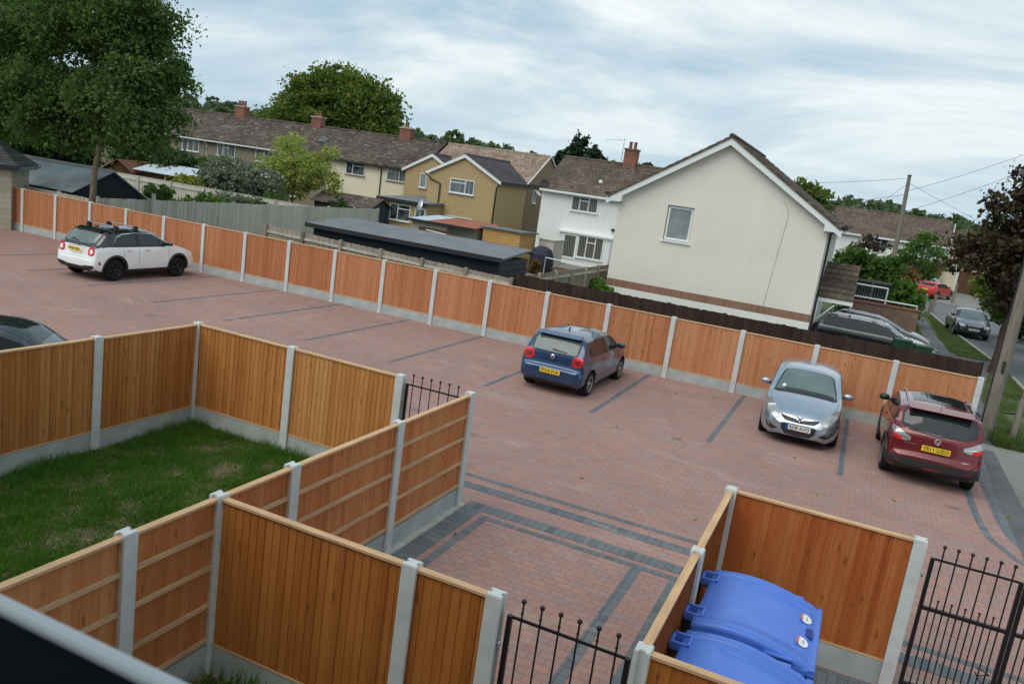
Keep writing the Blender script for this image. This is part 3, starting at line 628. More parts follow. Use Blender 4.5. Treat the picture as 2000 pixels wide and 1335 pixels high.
# ------------------------------------------------------------ big blue bins
def big_bin(label, loc, rz):
    t = thing('wheeled_container', label, 'bin', loc, rz, 'large blue wheeled bins in the bin store')
    # local: x 0..1.05 (hinge side to front), y 0..1.30
    W_, D_ = 1.20, 1.02
    b = MB(); rings = [(.10, .10, .22), (.02, .03, .75), (.0, .0, 1.12), (-.03, -.03, 1.14), (-.03, -.03, 1.20)]
    vs = []
    for ix, iy, z in rings:
        x0, x1, y0, y1 = ix, D_-ix, iy, W_-iy; c = .06
        vs += [(x0+c, y0, z), (x1-c, y0, z), (x1, y0+c, z), (x1, y1-c, z), (x1-c, y1, z), (x0+c, y1, z), (x0, y1-c, z), (x0, y0+c, z)]
    k = 8; fs = [(i*k+j, i*k+(j+1) % k, (i+1)*k+(j+1) % k, (i+1)*k+j) for i in range(len(rings)-1) for j in range(k)]
    b.add(vs, fs+[tuple(range(k))[::-1], tuple(range((len(rings)-1)*k, len(rings)*k))])
    b.build('body', 'bin_blue', t, bevel=.012)
    # lid: barrel curve from the hinge side (x=0) to the front, with raised ribs at both ends
    def lz(x): q = x/D_; return 1.275+.075*math.sin(math.pi*min(1, q*1.02))**.9*(1-.35*q)-.07*q*q
    L = MB(); nx, ny = 22, 20; ys = np.r_[np.array([-.03, -.012, .02, .085, .10]), np.array([.19, .205]), np.linspace(.25, W_-.25, 6), np.array([W_-.205, W_-.19, W_-.10, W_-.085, W_-.02, W_+.012, W_+.03])]
    gv_ = []
    for i in range(nx+1):
        x = -.02+(D_+.05)*i/nx; z0 = lz(max(0, min(D_, x)))
        for y in ys:
            e = min(y+.03, W_+.03-y); dz = .0 if e > .128 else (.020 if e > .04 else .0)
            panel = -.020 if (.20 < y < W_-.20 and .30 < x < D_-.16) else 0
            if x > D_-.03: dz -= .02
            if e < .015: dz -= .035
            gv_.append((x, y, z0+dz+panel))
    m_ = len(ys); L.add(gv_, [(i*m_+j, (i+1)*m_+j, (i+1)*m_+j+1, i*m_+j+1) for i in range(nx) for j in range(m_-1)], 0, True)
    me = L.mesh('lid', 'bin_blue'); o = link('lid', me, t); sdm = o.modifiers.new('thick', 'SOLIDIFY'); sdm.thickness = .018; sdm.offset = -1
    bv = o.modifiers.new('b', 'BEVEL'); bv.width = .004; bv.segments = 1
    MB().prism([(D_+.02, 1.06), (D_+.045, 1.08), (D_+.03, lz(D_)+.0), (D_-.02, lz(D_)+.0), (D_-.02, 1.06)], -.02, W_+.02, 'y').build('lid_front_lip', 'bin_blue', t, bevel=.006)
    for side in (.0, W_):
        s = -1 if side == 0 else 1; y0, y1 = sorted((side+s*.002, side+s*.016))
        MB().prism([(.0, 1.15), (D_, 1.15), (D_, lz(D_)-.04)]+[(D_-D_*i/8, lz(D_-D_*i/8)-.025) for i in range(1, 9)], y0-.01, y1-.004, 'y').build('lid_side', 'bin_blue', t)
    for y in (.20, W_-.20):                          # hinge lugs on the back edge
        h_ = MB()
        for dy in (-.10, .07): h_.box(-.10, .055, y+dy, y+dy+.025, 1.225, 1.305)
        h_.box(-.115, -.088, y-.10, y+.095, 1.235, 1.29); h_.box(.035, .058, y-.10, y+.095, 1.25, 1.315)
        h_.build('hinge', 'bin_blue', t, bevel=.005); MB().box(-.085, .033, y-.073, y+.068, 1.20, 1.235).build('hinge_recess', 'bin_dark_blue', t)
    for y in (-.022, W_+.022):                       # grips on the lid ends
        s = -1 if y < 0 else 1; y0, y1 = sorted((y-s*.01, y+s*.035)); MB().box(.62, .86, y0, y1, lz(.74)-.045, lz(.74)-.02).build('grip', 'bin_blue', t, bevel=.006)
        MB().box(.63, .85, y0+.004, y1-.004, lz(.74)-.075, lz(.74)-.05).build('grip_recess', 'bin_dark_blue', t)
    MB().box(D_-.115, D_-.03, W_/2-.085, W_/2+.085, lz(D_-.07)-.03, lz(D_-.07)+.0065).build('handle_recess', 'bin_dark_blue', t)
    for y in (W_/2-.235, W_/2+.235):                 # oval stickers, orange and white with dark writing
        st = thing_part = MB(); zc = lz(D_-.09)+.012
        def ov(a0, a1, cx, mi, zz_): 
            pts = [(cx+.052*math.cos(a), y+.085*math.sin(a)) for a in np.linspace(a0, a1, 17)]
            st.add([(x_, y_, lz(x_)+zz_) for x_, y_ in pts], [tuple(range(len(pts)))], mi)
        ov(0, 2*math.pi-.37, D_-.105, 0, .008); 
        pts = [(D_-.105+.052*math.cos(a), y+.085*math.sin(a)) for a in np.linspace(math.pi-.95, math.pi+.95, 12)]
        st.add([(x_, y_, lz(x_)+.0105) for x_, y_ in pts], [tuple(range(12))], 1)
        st.box(D_-.10, D_-.094, y-.03, y+.035, zc-.001, zc+.001, 2); st.box(D_-.125, D_-.118, y-.02, y+.02, zc+.0, zc+.002, 2)
        st.build('sticker', ['sticker_white', 'sticker_orange', 'plate_black'], t)
    for x in (.15, D_-.15):
        for y in (.2, W_-.2):
            wh = MB().lathe([(.02, -.025), (.09, -.025), (.10, -.012), (.10, .012), (.09, .025), (.02, .025)], (x, y, .10), 'y', 16); wh.box(x-.03, x+.03, y-.04, y+.04, .13, .24)
            wh.build('wheel', 'tyre', t)
    return t
big_bin('large blue wheeled bin at the back of the bin store, its whole lid showing', (-.735, 6.92, 0), R(0))
big_bin('large blue wheeled bin nearest us, its lid cut by the brown front fence', (-.735, 5.54, 0), R(0))

# ------------------------------------------------------------ house parts
def window(par, x, y, z, w_, h_, cols=2, glass='window_glass', rz=0, top=None, sill='white_upvc', frame='white_upvc', name='window', fw=.06, transom=None):
    """window in a wall facing local -y; x,z = lower left corner"""
    fr = MB(); fr.box(0, w_, -.05, .0, 0, fw); fr.box(0, w_, -.05, .0, h_-fw, h_); fr.box(0, fw, -.05, .0, fw, h_-fw); fr.box(w_-fw, w_, -.05, .0, fw, h_-fw)
    cs = cols if isinstance(cols, (list, tuple)) else [i/cols for i in range(1, cols)]
    for c in cs: fr.box(w_*c-fw/2, w_*c+fw/2, -.05, .0, fw, h_-fw)
    edges = [0]+list(cs)+[1]
    if transom is not None:
        for i in transom:
            a, b = w_*edges[i]+fw*.55, w_*edges[i+1]-fw*.55; fr.box(a, b, -.047, .0, h_*.70, h_*.70+fw)
    o = fr.build(name, frame, par, (x, y, z), rz)
    for i in range(len(edges)-1):
        a, b = w_*edges[i]+fw*.5, w_*edges[i+1]-fw*.5
        MB().box(a, b, -.018, -.012, fw, h_-fw).build('pane', glass, o)
    if sill: MB().box(-.05, w_+.05, -.11, .0, -.06, -.005).build('sill', sill, o)
    return o
def gable_roof(par, x0, x1, yc, half, ze, zr, mat_, over=.25, gov=.15, th=.10, course=.30, both=True, name='roof', rz=0, loc=(0, 0, 0)):
    """ridge along x; stepped tile courses down both slopes (local frame)"""
    mb = MB(); L0, L1 = x0-gov, x1+gov; rise = zr-ze; sl = math.hypot(half, rise); k = (half+over)/half; n = max(3, int(sl*k/course))
    for s in ((-1, 1) if both else (-1,)):
        for i in range(n):
            a, b = i/n*k, (i+1)/n*k
            ya, yb = yc+s*half*a, yc+s*half*b; za, zb = zr-rise*a, zr-rise*b
            q = [(L0, ya, za+th), (L1, ya, za+th), (L1, yb, zb+th+.03), (L0, yb, zb+th+.03)]
            p = [(L0, yb, zb+th+.03), (L1, yb, zb+th+.03), (L1, yb, zb+th-.002), (L0, yb, zb+th-.002)]
            if s > 0: q = q[::-1]; p = p[::-1]
            mb.add(q, [(0, 3, 2, 1)]); mb.add(p, [(0, 3, 2, 1)])
        yb, zb = yc+s*half*k, zr-rise*k
        mb.add([(L0, yc, zr), (L1, yc, zr), (L1, yb, zb), (L0, yb, zb)], [(0, 1, 2, 3)] if s < 0 else [(3, 2, 1, 0)])
        for X in (L0, L1): mb.add([(X, yc, zr), (X, yc, zr+th), (X, yb, zb+th+.03), (X, yb, zb)], [(0, 1, 2, 3)])
        mb.add([(L0, yb, zb), (L1, yb, zb), (L1, yb, zb+th), (L0, yb, zb+th)], [(0, 1, 2, 3)])
    o = mb.build(name, mat_, par, loc, rz)
    rd_ = MB()
    k2 = max(2, int((L1-L0)/.45))
    for i in range(k2):
        a, b = L0+(L1-L0)*i/k2, L0+(L1-L0)*(i+1)/k2-.01
        rd_.prism([(yc-.13, zr+th-.03), (yc-.10, zr+th+.05), (yc, zr+th+.09+.006*(i % 2)), (yc+.10, zr+th+.05), (yc+.13, zr+th-.03)], a, b, 'x')
    rd_.build('ridge_tiles', mat_, o); return o
def chimney(par, x, y, z, w_=.75, d_=.6, h_=1.1, pots=2, cap=True):
    c = MB().box(x-w_/2, x+w_/2, y-d_/2, y+d_/2, z-.8, z+h_).build('chimney', 'red_brick', par)
    MB().box(x-w_/2-.06, x+w_/2+.06, y-d_/2-.06, y+d_/2+.06, z+h_, z+h_+.09).build('cap', 'brown_brick' if not cap else 'haunch_concrete', c)
    for i in range(pots): MB().lathe([(.13, 0), (.11, .25), (.10, .40), (.13, .42), (.13, .46), (.09, .46), (.08, .2)], (x+(i-(pots-1)/2)*.32, y, z+h_+.08), 'z', 10).build('chimney_pot', 'red_brick', c)
    return c
def pipe(par, pts, rad=.035, m_='black_plastic', name='downpipe'): return MB().tube(pts, rad, 8).build(name, m_, par)
def gutter(par, x0, x1, y, z, m_='black_plastic'): return MB().prism([(y-.11, z), (y-.11, z+.09), (y, z+.09), (y, z)], x0, x1, 'x').build('gutter', m_, par)
def gable_wall(mb, x, y0, y1, z0, ze, zr, th=.2, m_=0, axis='x'):
    mb.prism([(y0, z0), (y1, z0), (y1, ze), ((y0+y1)/2, zr), (y0, ze)], x, x+th, axis, m_)

# our own house: the camera looks out of its open window
oh = thing('house_at_window', 'rendered house we look out of, seen only as its dark open window frame', 'house', (0, 0, 0))
ow = MB(); ow.box(-9, -1.0, -.30, .20, -.05, 7.2); ow.box(1.0, 5.5, -.30, .20, -.05, 7.2); ow.box(-1.0, 1.0, -.30, .20, -.05, 4.30); ow.box(-1.0, 1.0, -.30, .20, 6.0, 7.2)
ow.build('wall', 'own_wall_render', oh)
MB().prism([(.28, 7.15), (-4.5, 9.5), (-9.5, 7.15), (-9.5, 7.35), (-4.5, 9.7), (.28, 7.35)], -9.3, 5.8, 'x').build('roof', 'old_brown_tile', oh)
wf = MB().box(-1.0, 1.0, .204, .3025, 4.50, 4.600).box(-1.0, 1.0, .10, .204, 4.30, 4.585).build('window_frame', 'dark_rubber', oh)
MB().box(-1.0, 1.0, .303, .3175, 4.50, 4.603).build('frame_edge', 'white_upvc', wf, bevel=.004)

# cream gable house
ch = thing('gable_house', 'large plain cream gable wall with a single white window, beyond the dark fence', 'house', (-5.80, 34, 0))
hw, zg, za, D = 4.24, 4.94, 7.62, 9.5
wx0, wx1, wz0, wz1 = -2.13, -1.02, 3.27, 4.72
# gable wall as one polygon frame round the window hole
wm = MB()
def face_front(poly): wm.prism(poly, 0, .25, 'y')
face_front([(-hw, 1.28), (wx0, 1.28), (wx0, zg+(za-zg)*(wx0+hw)/hw), (-hw, zg)])
face_front([(wx0, 1.28), (wx1, 1.28), (wx1, wz0), (wx0, wz0)])
face_front([(wx0, wz1), (wx1, wz1), (wx1, zg+(za-zg)*(wx1+hw)/hw), (wx0, zg+(za-zg)*(wx0+hw)/hw)])
face_front([(wx1, 1.28), (hw, 1.28), (hw, zg), (0, za), (wx1, zg+(za-zg)*(wx1+hw)/hw)])
wm.box(-hw, -hw+.25, .25, D, 1.28, zg); wm.box(hw-.25, hw, .25, D, 1.28, zg); wm.prism([(-hw, 1.28), (hw, 1.28), (hw, zg), (0, za), (-hw, zg)], D, D+.25, 'y')
wm.build('wall', 'cream_render', ch)
MB().box(-hw-.012, hw+.012, -.012, .25, .96, 1.28).build('brick_band', 'soldier_brick', ch)
MB().box(-hw-.02, hw+.02, -.022, .25, -.05, .96).box(-hw, -hw+.25, .25, D, -.05, 1.28).box(hw-.25, hw, .25, D, -.05, 1.28).build('plinth', 'white_render', ch)
o = window(ch, wx0+.03, .14, wz0+.03, wx1-wx0-.06, wz1-wz0-.06, 1, 'frosted_glass', fw=.085, sill=None)
MB().box(wx0-.06, wx1+.06, -.07, .10, wz0-.07, wz0-.004).build('window_sill', 'white_upvc', ch)
MB().box(wx0+.03, wx1-.03, .135, .24, wz0, wz0+.03).build('reveal_strip', 'own_wall_render', ch)
rf = gable_roof(ch, -.28, D+.3, 0, hw, zg+.02, za+.02, 'mossy_brown_tile', .45, .06, .10, .34, rz=math.pi/2)
def barge(s):
    k = (hw+.5)/hw; a = (0, za+.06); b = (s*hw*k, za+.06-(za-zg)*k)
    poly = [a, b, (b[0], b[1]-.28), (0, za-.25)]
    if s > 0: poly = poly[::-1]
    MB().prism(poly, -.30, -.27, 'y').build('bargeboard', 'white_upvc', ch)
    x0, x1 = sorted((s*(hw-.16), s*(hw+.52))); zb = zg-.36; k0 = (za-zg)/hw
    top_ = lambda xx: za+.04-abs(xx)*k0
    MB().prism([(x0, zb), (x1, zb), (x1, top_(x1)), (x0, top_(x0))], -.304, -.03, 'y').build('box_end', 'white_upvc', ch)
    MB().box(x0, x1, -.03, D+.3, zb+.01, zb+.06).build('soffit', 'white_upvc', ch)
    xo = s*(hw+.53); xa, xb = sorted((xo, xo+s*.12)); MB().box(xa, xb, -.25, D+.3, zb+.22, zb+.32).build('gutter', 'black_plastic', ch)
barge(-1); barge(1)
for s in (-1, 1):
    k = (hw+.5)/hw; MB().prism([(0, za+.05), (s*hw*k, za+.05-(za-zg)*k), (s*hw*k, za+.0-(za-zg)*k), (0, za)][::s], -.27, 0, 'y').build('verge_soffit', 'white_upvc', ch)
pipe(ch, [(2.4, -.02, 5.5), (2.62, -.025, 5.2), (2.66, -.025, 4.9), (2.4, -.025, 1.3)], .008, 'own_wall_render', 'cable')
pipe(ch, [(hw+.50, .35, zg-.1), (hw+.10, .35, zg-.45), (hw+.08, .35, 0)], .04)
MB().box(hw, hw+.10, .35, .5, 4.3, 4.6).build('alarm_box', 'pale_render', ch)

# carport canopy on its right
cp_ = thing('carport_canopy', 'brown tiled lean-to canopy on white brackets beside the cream gable wall', 'canopy', (-1.5, 35.0, 0))
mb = MB(); n = 6
for i in range(n):
    y0, z0, y1, z1 = 0+i*.42, 1.95+i*.225, (i+1)*.42, 1.95+(i+1)*.225
    mb.add([(0, y0, z0+.07), (1.35, y0, z0+.07), (1.35, y1, z1+.01), (0, y1, z1+.01)], [(0, 1, 2, 3)]); mb.add([(0, y0, z0-.0), (1.35, y0, z0-.0), (1.35, y0, z0+.07), (0, y0, z0+.07)], [(0, 1, 2, 3)])
    mb.add([(1.35, y0, z0-.06), (1.35, y1, z1-.06), (1.35, y1, z1+.01), (1.35, y0, z0+.07)], [(0, 1, 2, 3)])
mb.build('roof', 'mossy_brown_tile', cp_)
MB().box(-.02, 1.37, -.02, .04, 1.80, 1.94).build('fascia', 'white_upvc', cp_)
MB().tube([(.06, 0, 0), (.06, 0, 1.75)], .05, 6).tube([(.06, 0, .95), (.7, 0, 1.72)], .035, 6).tube([(1.3, 2.3, .0), (1.3, 2.3, 2.9)], .05, 6).build('bracket', 'white_upvc', cp_)

# white rendered house
wh_ = thing('white_house', 'white rendered house with mossy brown roof left of the cream gable', 'house', (-20.0, 50, 0))
MB().box(0, 12, 0, 7, -.05, 4.6).add([(0.002, 0, 4.6), (.002, 7, 4.6), (.002, 3.5, 6.75)], [(0, 2, 1)]).build('wall', 'white_render', wh_)
gable_roof(wh_, 0, 12, 3.5, 3.5, 4.62, 6.72, 'mossy_brown_tile', .3, .12)
MB().box(-.1, 12, -.34, -.30, 4.38, 4.52).build('gutter', 'white_upvc', wh_)
window(wh_, 2.12, 0, 3.42, 1.78, .92, [.31, .65], 'blind_glass', transom=[1])
cp2 = chimney(wh_, 4.55, 3.4, 7.0, .85, .6, .75, 2, False)
MB().tube([(3.9, 3.4, 6.6), (3.9, 3.4, 8.5)], .02, 6).tube([(2.6, 3.4, 8.25), (4.1, 3.4, 8.4)], .012, 5).tube([(3.7, 3.1, 8.3), (3.7, 3.7, 8.3)], .01, 5).tube([(3.5, 3.1, 8.28), (3.5, 3.7, 8.28)], .01, 5).build('aerial', 'galvanised', wh_)
MB().box(1.6, 5.3, -.45, .0, 1.98, 2.10).box(1.75, 5.2, -.30, .0, .0, 1.98).build('patio_surround', 'white_render', wh_)
window(wh_, 2.0, -.30, .35, 1.0, 1.6, 1, 'blind_glass', name='patio_door', sill=None, fw=.12)
window(wh_, 3.05, -.30, .55, 1.72, 1.4, [.34, .68], 'blind_glass', transom=[1])
MB().ball((3.5, 1.0, 5.42), .14, 10).box(3.3, 3.6, .6, .9, 5.0, 5.12).build('roof_vent', 'white_upvc', wh_)
sdd = MB().lathe([(.02, .06), (.2, .045), (.30, 0), (.30, -.015), (.2, .03), (.02, .045)], (0, 0, 0), 'y', 18).build('satellite_dish', 'grey_upvc', wh_, (.2, -.35, 4.85)); sdd.rotation_euler = (R(15), 0, R(30))
MB().box(5.05, 5.25, -.16, 0, 2.5, 2.66).build('wall_lamp', 'black_plastic', wh_)

# terrace
tr_ = thing('terrace_row', 'long terrace with dark brown roof, grey render on the left, cream on the right', 'terrace', (-66, 55, 0))
MB().box(0, 25.2, 0, 7, -.05, 4.6).build('wall', 'grey_pebbledash', tr_, label='grey pebbledash part of the terrace wall')
MB().box(25.3, 33.0, -.015, 7, -.05, 4.6).build('wall', 'pale_render', tr_, label='cream rendered part of the terrace wall')
gable_roof(tr_, 0, 33.9, 3.5, 3.5, 4.60, 6.78, 'old_brown_tile', .32, .0)
MB().box(0, 25.2, -.40, -.33, 4.32, 4.42).build('gutter', 'white_upvc', tr_); MB().box(25.3, 33.0, -.40, -.33, 4.28, 4.40).build('gutter', 'black_plastic', tr_)
window(tr_, 9.75, 0, 3.28, 1.95, .98, 3, 'curtain_glass'); window(tr_, 13.75, 0, 3.25, 1.95, 1.05, [.33, .62], 'curtain_glass', transom=[1]); window(tr_, 17.9, 0, 3.3, 1.9, 1.0, 2, 'curtain_glass')
window(tr_, 27.05, -.02, 3.40, 1.80, .95, [.36], 'window_glass', transom=[1], sill='grey_pebbledash'); window(tr_, 30.9, -.02, 3.38, 1.82, .95, [.62], 'curtain_glass', transom=[0], sill='grey_pebbledash')
window(tr_, 20.5, 0, .9, 1.9, 1.2, 2); window(tr_, 5.2, 0, 3.3, 1.9, 1.0, 2, 'curtain_glass')
pipe(tr_, [(12.6, -.35, 4.3), (12.6, -.06, 4.0), (12.6, -.06, .1)], .045, 'white_upvc'); pipe(tr_, [(30.4, -.35, 4.35), (30.4, -.07, 4.05), (30.4, -.07, .1)], .045)
chimney(tr_, 12.95, 3.5, 6.95, 1.1, .7, .72, 3); chimney(tr_, 21.3, 3.5, 6.95, .95, .7, .62, 2); chimney(tr_, 30.15, 3.5, 6.95, 1.0, .7, .62, 1)
MB().prism([(0, 5.35), (.6, 5.72), (.6, 5.80), (0, 5.43)], 23.0, 23.8, 'x').build('roof_light', 'window_glass', tr_, (0, 1.35, .2))

# tan house with two gabled wings
th = thing('tan_house', 'tan pebbledashed house with two white-edged gabled wings and a pinkish main roof', 'house', (-33.0, 50, 0))
MB().box(.02, 9.8, 5.0, 12, -.05, 4.6).build('wall', 'tan_pebbledash', th)
gw = MB(); gw.prism([(4.99, 0), (11.98, 0), (11.98, 4.6), (8.4, 6.75), (4.99, 4.6)], 9.79, 9.83, 'x'); gw.build('end_wall', 'dull_pebbledash', th)
gable_roof(th, 1.2, 9.8, 8.5, 3.5, 4.62, 6.74, 'pink_buff_tile', .3, .1)
MB().prism([(4.6, 4.52), (8.5, 6.80), (12.3, 4.52), (12.3, 4.62), (8.5, 6.93), (4.6, 4.62)], 9.9, 9.96, 'x').build('verge', 'cream_render', th)
# wing 2: front at y=0, x 4.5..9.8 ; wing 1: front at y=4.4, x 0..4.5
def wing(x0, x1, y0, y1, ze, zr, roofm, nm):
    c = (x0+x1)/2; wb = MB(); wb.prism([(x0, -.05), (x1, -.05), (x1, ze), (c, zr), (x0, ze)], y0, y1, 'y'); wb.build('wing_wall', 'tan_pebbledash', th)
    gable_roof(th, y0-.02, y1+1.6, -c, (x1-x0)/2, ze+.02, zr+.02, roofm, .22, .12, .08, rz=math.pi/2, name='wing_roof')
    for s in (-1, 1):
        k = ((x1-x0)/2+.26)/((x1-x0)/2); h_ = (x1-x0)/2
        MB().prism([(c, zr+.10), (c+s*h_*k, zr+.10-(zr-ze)*k), (c+s*h_*k, zr-.10-(zr-ze)*k), (c, zr-.13)][::-s], y0-.17, y0-.145, 'y').build('bargeboard', 'white_upvc', th)
wing(4.5, 9.78, 0, 5.6, 4.55, 5.90, 'new_dark_tile', 'a'); wing(.02, 4.48, 4.2, 7.0, 4.50, 5.72, 'new_dark_tile', 'b')
MB().box(9.98, 10.10, -.1, 4.7, 4.34, 4.44).build('gutter', 'black_plastic', th)
window(th, 6.18, -.005, 3.37, 1.88, .96, [.64], 'curtain_glass', transom=[0]); window(th, 6.15, -.005, .55, 2.0, 1.25, 2)
window(th, 1.35, 4.19, 3.25, .58, 1.05, 1, 'frosted_glass')
window(th, 9.83, 6.1, 3.3, .62, .95, 1, 'curtain_glass', rz=math.pi/2)
sw = MB().box(0, .5, -.02, .02, -.45, 0).build('open_casement', 'white_upvc', th, (9.95, 6.2, 4.2)); sw.rotation_euler = (R(-50), 0, math.pi/2)
pipe(th, [(4.25, -.2, 4.42), (4.75, -.06, 4.05), (5.45, -.06, 3.85), (5.46, -.06, .1)], .05); pipe(th, [(9.95, -.12, 4.38), (9.72, -.06, 4.1), (9.70, -.06, .1)], .05)
ext = MB(); ext.box(2.05, 5.75, -2.0, -.03, -.05, 2.35); ext.box(2.05, 4.46, -.03, 4.15, -.05, 2.35); ext.build('extension', 'tan_pebbledash', th)
MB().prism([(-2.25, 2.32), (-2.25, 2.46), (4.1, 2.66), (4.1, 2.36)], 1.9, 4.46, 'x').prism([(-2.25, 2.32), (-2.25, 2.46), (-.03, 2.53), (-.03, 2.36)], 4.462, 5.95, 'x').build('extension_roof', 'roof_felt', th)
MB().box(1.88, 5.97, -2.30, -2.26, 2.26, 2.44).build('extension_gutter', 'black_plastic', th)
window(th, 2.9, -2.005, 1.02, 1.62, 1.1, [.40], 'window_glass', transom=[1])
window(th, 4.9, -2.005, .1, .78, 1.95, 1, 'window_glass', name='extension_door', sill=None)
# far white terrace on the right
fr_ = thing('far_terrace', 'far white terrace with brown tiled roof, right of the cream gable', 'terrace', (-8.5, 95, 0))
MB().box(0, 15.8, 0, 7.5, -.05, 4.2).build('wall', 'white_render', fr_); MB().box(15.85, 21, .5, 7.5, -.05, 4.2).build('wall', 'pale_render', fr_)
gable_roof(fr_, 0, 15.9, 3.7, 3.7, 4.25, 6.75, 'rust_brown_tile', .3, .1); gable_roof(fr_, 16.0, 21, 4.0, 3.4, 4.0, 5.9, 'rust_brown_tile', .3, .1)
MB().box(0, 15.9, -.42, -.34, 4.02, 4.2).build('gutter', 'white_upvc', fr_)
window(fr_, 8.2, 0, 2.75, 2.0, 1.3, [.3, .65], 'window_glass', transom=[1]); window(fr_, 12.7, 0, 2.75, 2.0, 1.35, [.3, .6], 'reflecting_garden_glass', transom=[1]); window(fr_, 3, 0, 2.75, 1.8, 1.3, 3)
MB().box(10.6, 15.8, -.35, 0, 1.3, 2.45).build('dark_cladding', 'brown_shed', fr_); window(fr_, 11.2, -.02, .2, 1.1, 1.1, 2); window(fr_, 13.4, -.02, .3, 1.7, .95, 3)
MB().box(15.95, 16.05, -.1, 0, 2.4, 6.6).build('vent_pipe', 'white_upvc', fr_)
fg = thing('far_brown_gate', 'tall brown boarded gates at the end of the far drive', 'gate', (8.6, 92, 0)); MB().box(0, 3.2, 0, .08, 0, 2.2).build('boards', 'brown_shed', fg); MB().box(-.2, 0, -.05, .1, 0, 2.6).build('post', 'white_upvc', fg)
fh = thing('far_buff_house', 'buff house half hidden behind the purple-leaved tree', 'house', (11.0, 84, 0))
MB().box(0, 12, 0, 8, -.05, 4.4).build('wall', 'grey_pebbledash', fh); gable_roof(fh, 0, 12, 4, 4, 4.4, 6.6, 'rust_brown_tile', .3, .1); window(fh, 2, 0, 2.8, 1.8, 1.2, 2); window(fh, 1.6, 0, .8, 2.2, 1.3, 3)

# ------------------------------------------------------------ sheds, barn, garage
ob = thing('stone_outbuilding', 'pale blockwork outbuilding with slate roof at the left edge of the car park', 'outbuilding', (-31.75, 22.3, 0), R(38))
MB().box(-7, 0, 0, 2.2, -.05, 2.42).build('wall', 'blockwork', ob)
hp = MB(); n = 14
for i in range(n):
    a, b = i/n*1.35, (i+1)/n*1.35; z0, z1 = 2.62+a*.75, 2.62+b*.75
    hp.add([(-7.6+0, -.28+a, z0+.03), (.28-a, -.28+a, z0+.03), (.28-b, -.28+b, z1+.0), (-7.6, -.28+b, z1+.0)], [(0, 1, 2, 3)]); hp.add([(-7.6, -.28+a, z0-.03), (.28-a, -.28+a, z0-.03), (.28-a, -.28+a, z0+.03), (-7.6, -.28+a, z0+.03)], [(0, 1, 2, 3)])
    hp.add([(.28-a, -.28+a, z0+.03), (.28-a, 2.45-a, z0+.03), (.28-b, 2.45-b, z1), (.28-b, -.28+b, z1)], [(0, 1, 2, 3)]); hp.add([(.28-a, -.28+a, z0-.03), (.28-a, 2.45-a, z0-.03), (.28-a, 2.45-a, z0+.03), (.28-a, -.28+a, z0+.03)], [(0, 1, 2, 3)])
hp.build('roof', 'slate_tile', ob)
MB().box(-7.6, .30, -.30, -.22, 2.42, 2.60).box(.22, .30, -.22, 2.4, 2.42, 2.60).box(.30, .40, -.30, 2.4, 2.50, 2.60).build('fascia', 'paint_navy', ob)
bn_ = thing('black_barn', 'low black barn with pale grey sheet roof behind the fences left end', 'barn', (-31, 26.4, 0))
b = MB().prism([(-1.75, -.05), (1.75, -.05), (1.75, 1.62), (0, 2.62), (-1.75, 1.80)], -9, 0, 'x'); b.build('wall', 'black_timber', bn_)
MB().prism([(-2.05, 1.72), (0, 2.70), (1.95, 1.56), (1.95, 1.60), (0, 2.75), (-2.05, 1.77)], -9.2, .12, 'x').build('roof', 'barn_sheet', bn_)
MB().prism([(-.16, 2.69), (0, 2.80), (.16, 2.69), (0, 2.752)], -9.2, .10, 'x').build('ridge_capping', 'haunch_concrete', bn_)
MB().box(.0, .03, .35, .95, .9, 1.35).build('shutter', 'weathered_board', bn_)
bs = thing('black_shed', 'long low black shed with a grey felt roof behind the rail fence', 'shed', (-20.0, 26.0, 0))
MB().box(.25, 8.3, .15, 2.7, -.05, 1.98).build('wall', 'black_timber', bs)
cl = MB(); 
for i in range(10): cl.prism([(8.301+.03, .02+i*.2), (8.301+.008, .2+i*.2), (8.301, .2+i*.2), (8.301, .02+i*.2)], .15, 2.7, 'y')
cl.build('cladding', 'slate_cladding', bs)
MB().prism([(-.05, 2.10), (2.6, 2.36), (2.85, 2.20), (2.85, 2.15), (2.6, 2.28), (-.05, 2.03)], 0, 8.5, 'x').build('roof', 'roof_felt', bs)
MB().box(0, 8.5, -.10, -.055, 1.96, 2.12).build('fascia', 'black_plastic', bs)
gr = thing('flat_roofed_garage', 'pale rendered garage with a rust red flat roof in front of the tan wings', 'garage', (-23.1, 39.2, 0))
MB().box(0, 2.2, 0, 3.0, -.05, 1.88).box(2.2, 3.75, .5, 3.0, -.05, 1.95).build('wall', 'garage_render', gr)
MB().prism([(-.15, 1.93), (3.3, 2.10), (3.3, 2.18), (-.15, 2.0)], 1.0, 3.9, 'x').build('roof', 'rust_sheet', gr); MB().prism([(-.15, 1.93), (3.3, 2.10), (3.3, 2.18), (-.15, 2.0)], -.2, .98, 'x').build('roof', 'pale_sheet', gr, label='pale sheet end of the garage roof')
MB().box(-.2, 3.9, -.20, -.16, 1.86, 2.0).build('fascia', 'black_plastic', gr); MB().box(.5, 2.5, -.02, -.005, .6, 1.62).build('door_opening', 'brown_shed', gr); MB().tube([(1.0, -.1, 1.5), (2.3, -.12, 1.42)], .035, 6).build('batten', 'white_upvc', gr)
lc = thing('log_cabin', 'yellow timber clad summerhouse with a dark flat roof left of the covered barbecue', 'summerhouse', (-19.0, 39.8, 0))
sc = MB()
for i in range(15):
    z = .0+i*.14; sc.prism([(-.03, z+.005), (-.008, z+.13), (0, z+.13), (0, z+.005)], 0, 2.2, 'x'); sc.prism([(2.2, z+.005), (2.2, z+.13), (2.208, z+.13), (2.23, z+.005)], 0, 1.9, 'y')
sc.box(0, 2.2, .0, 1.9, -.05, 2.1); sc.build('wall', 'cabin_timber', lc)
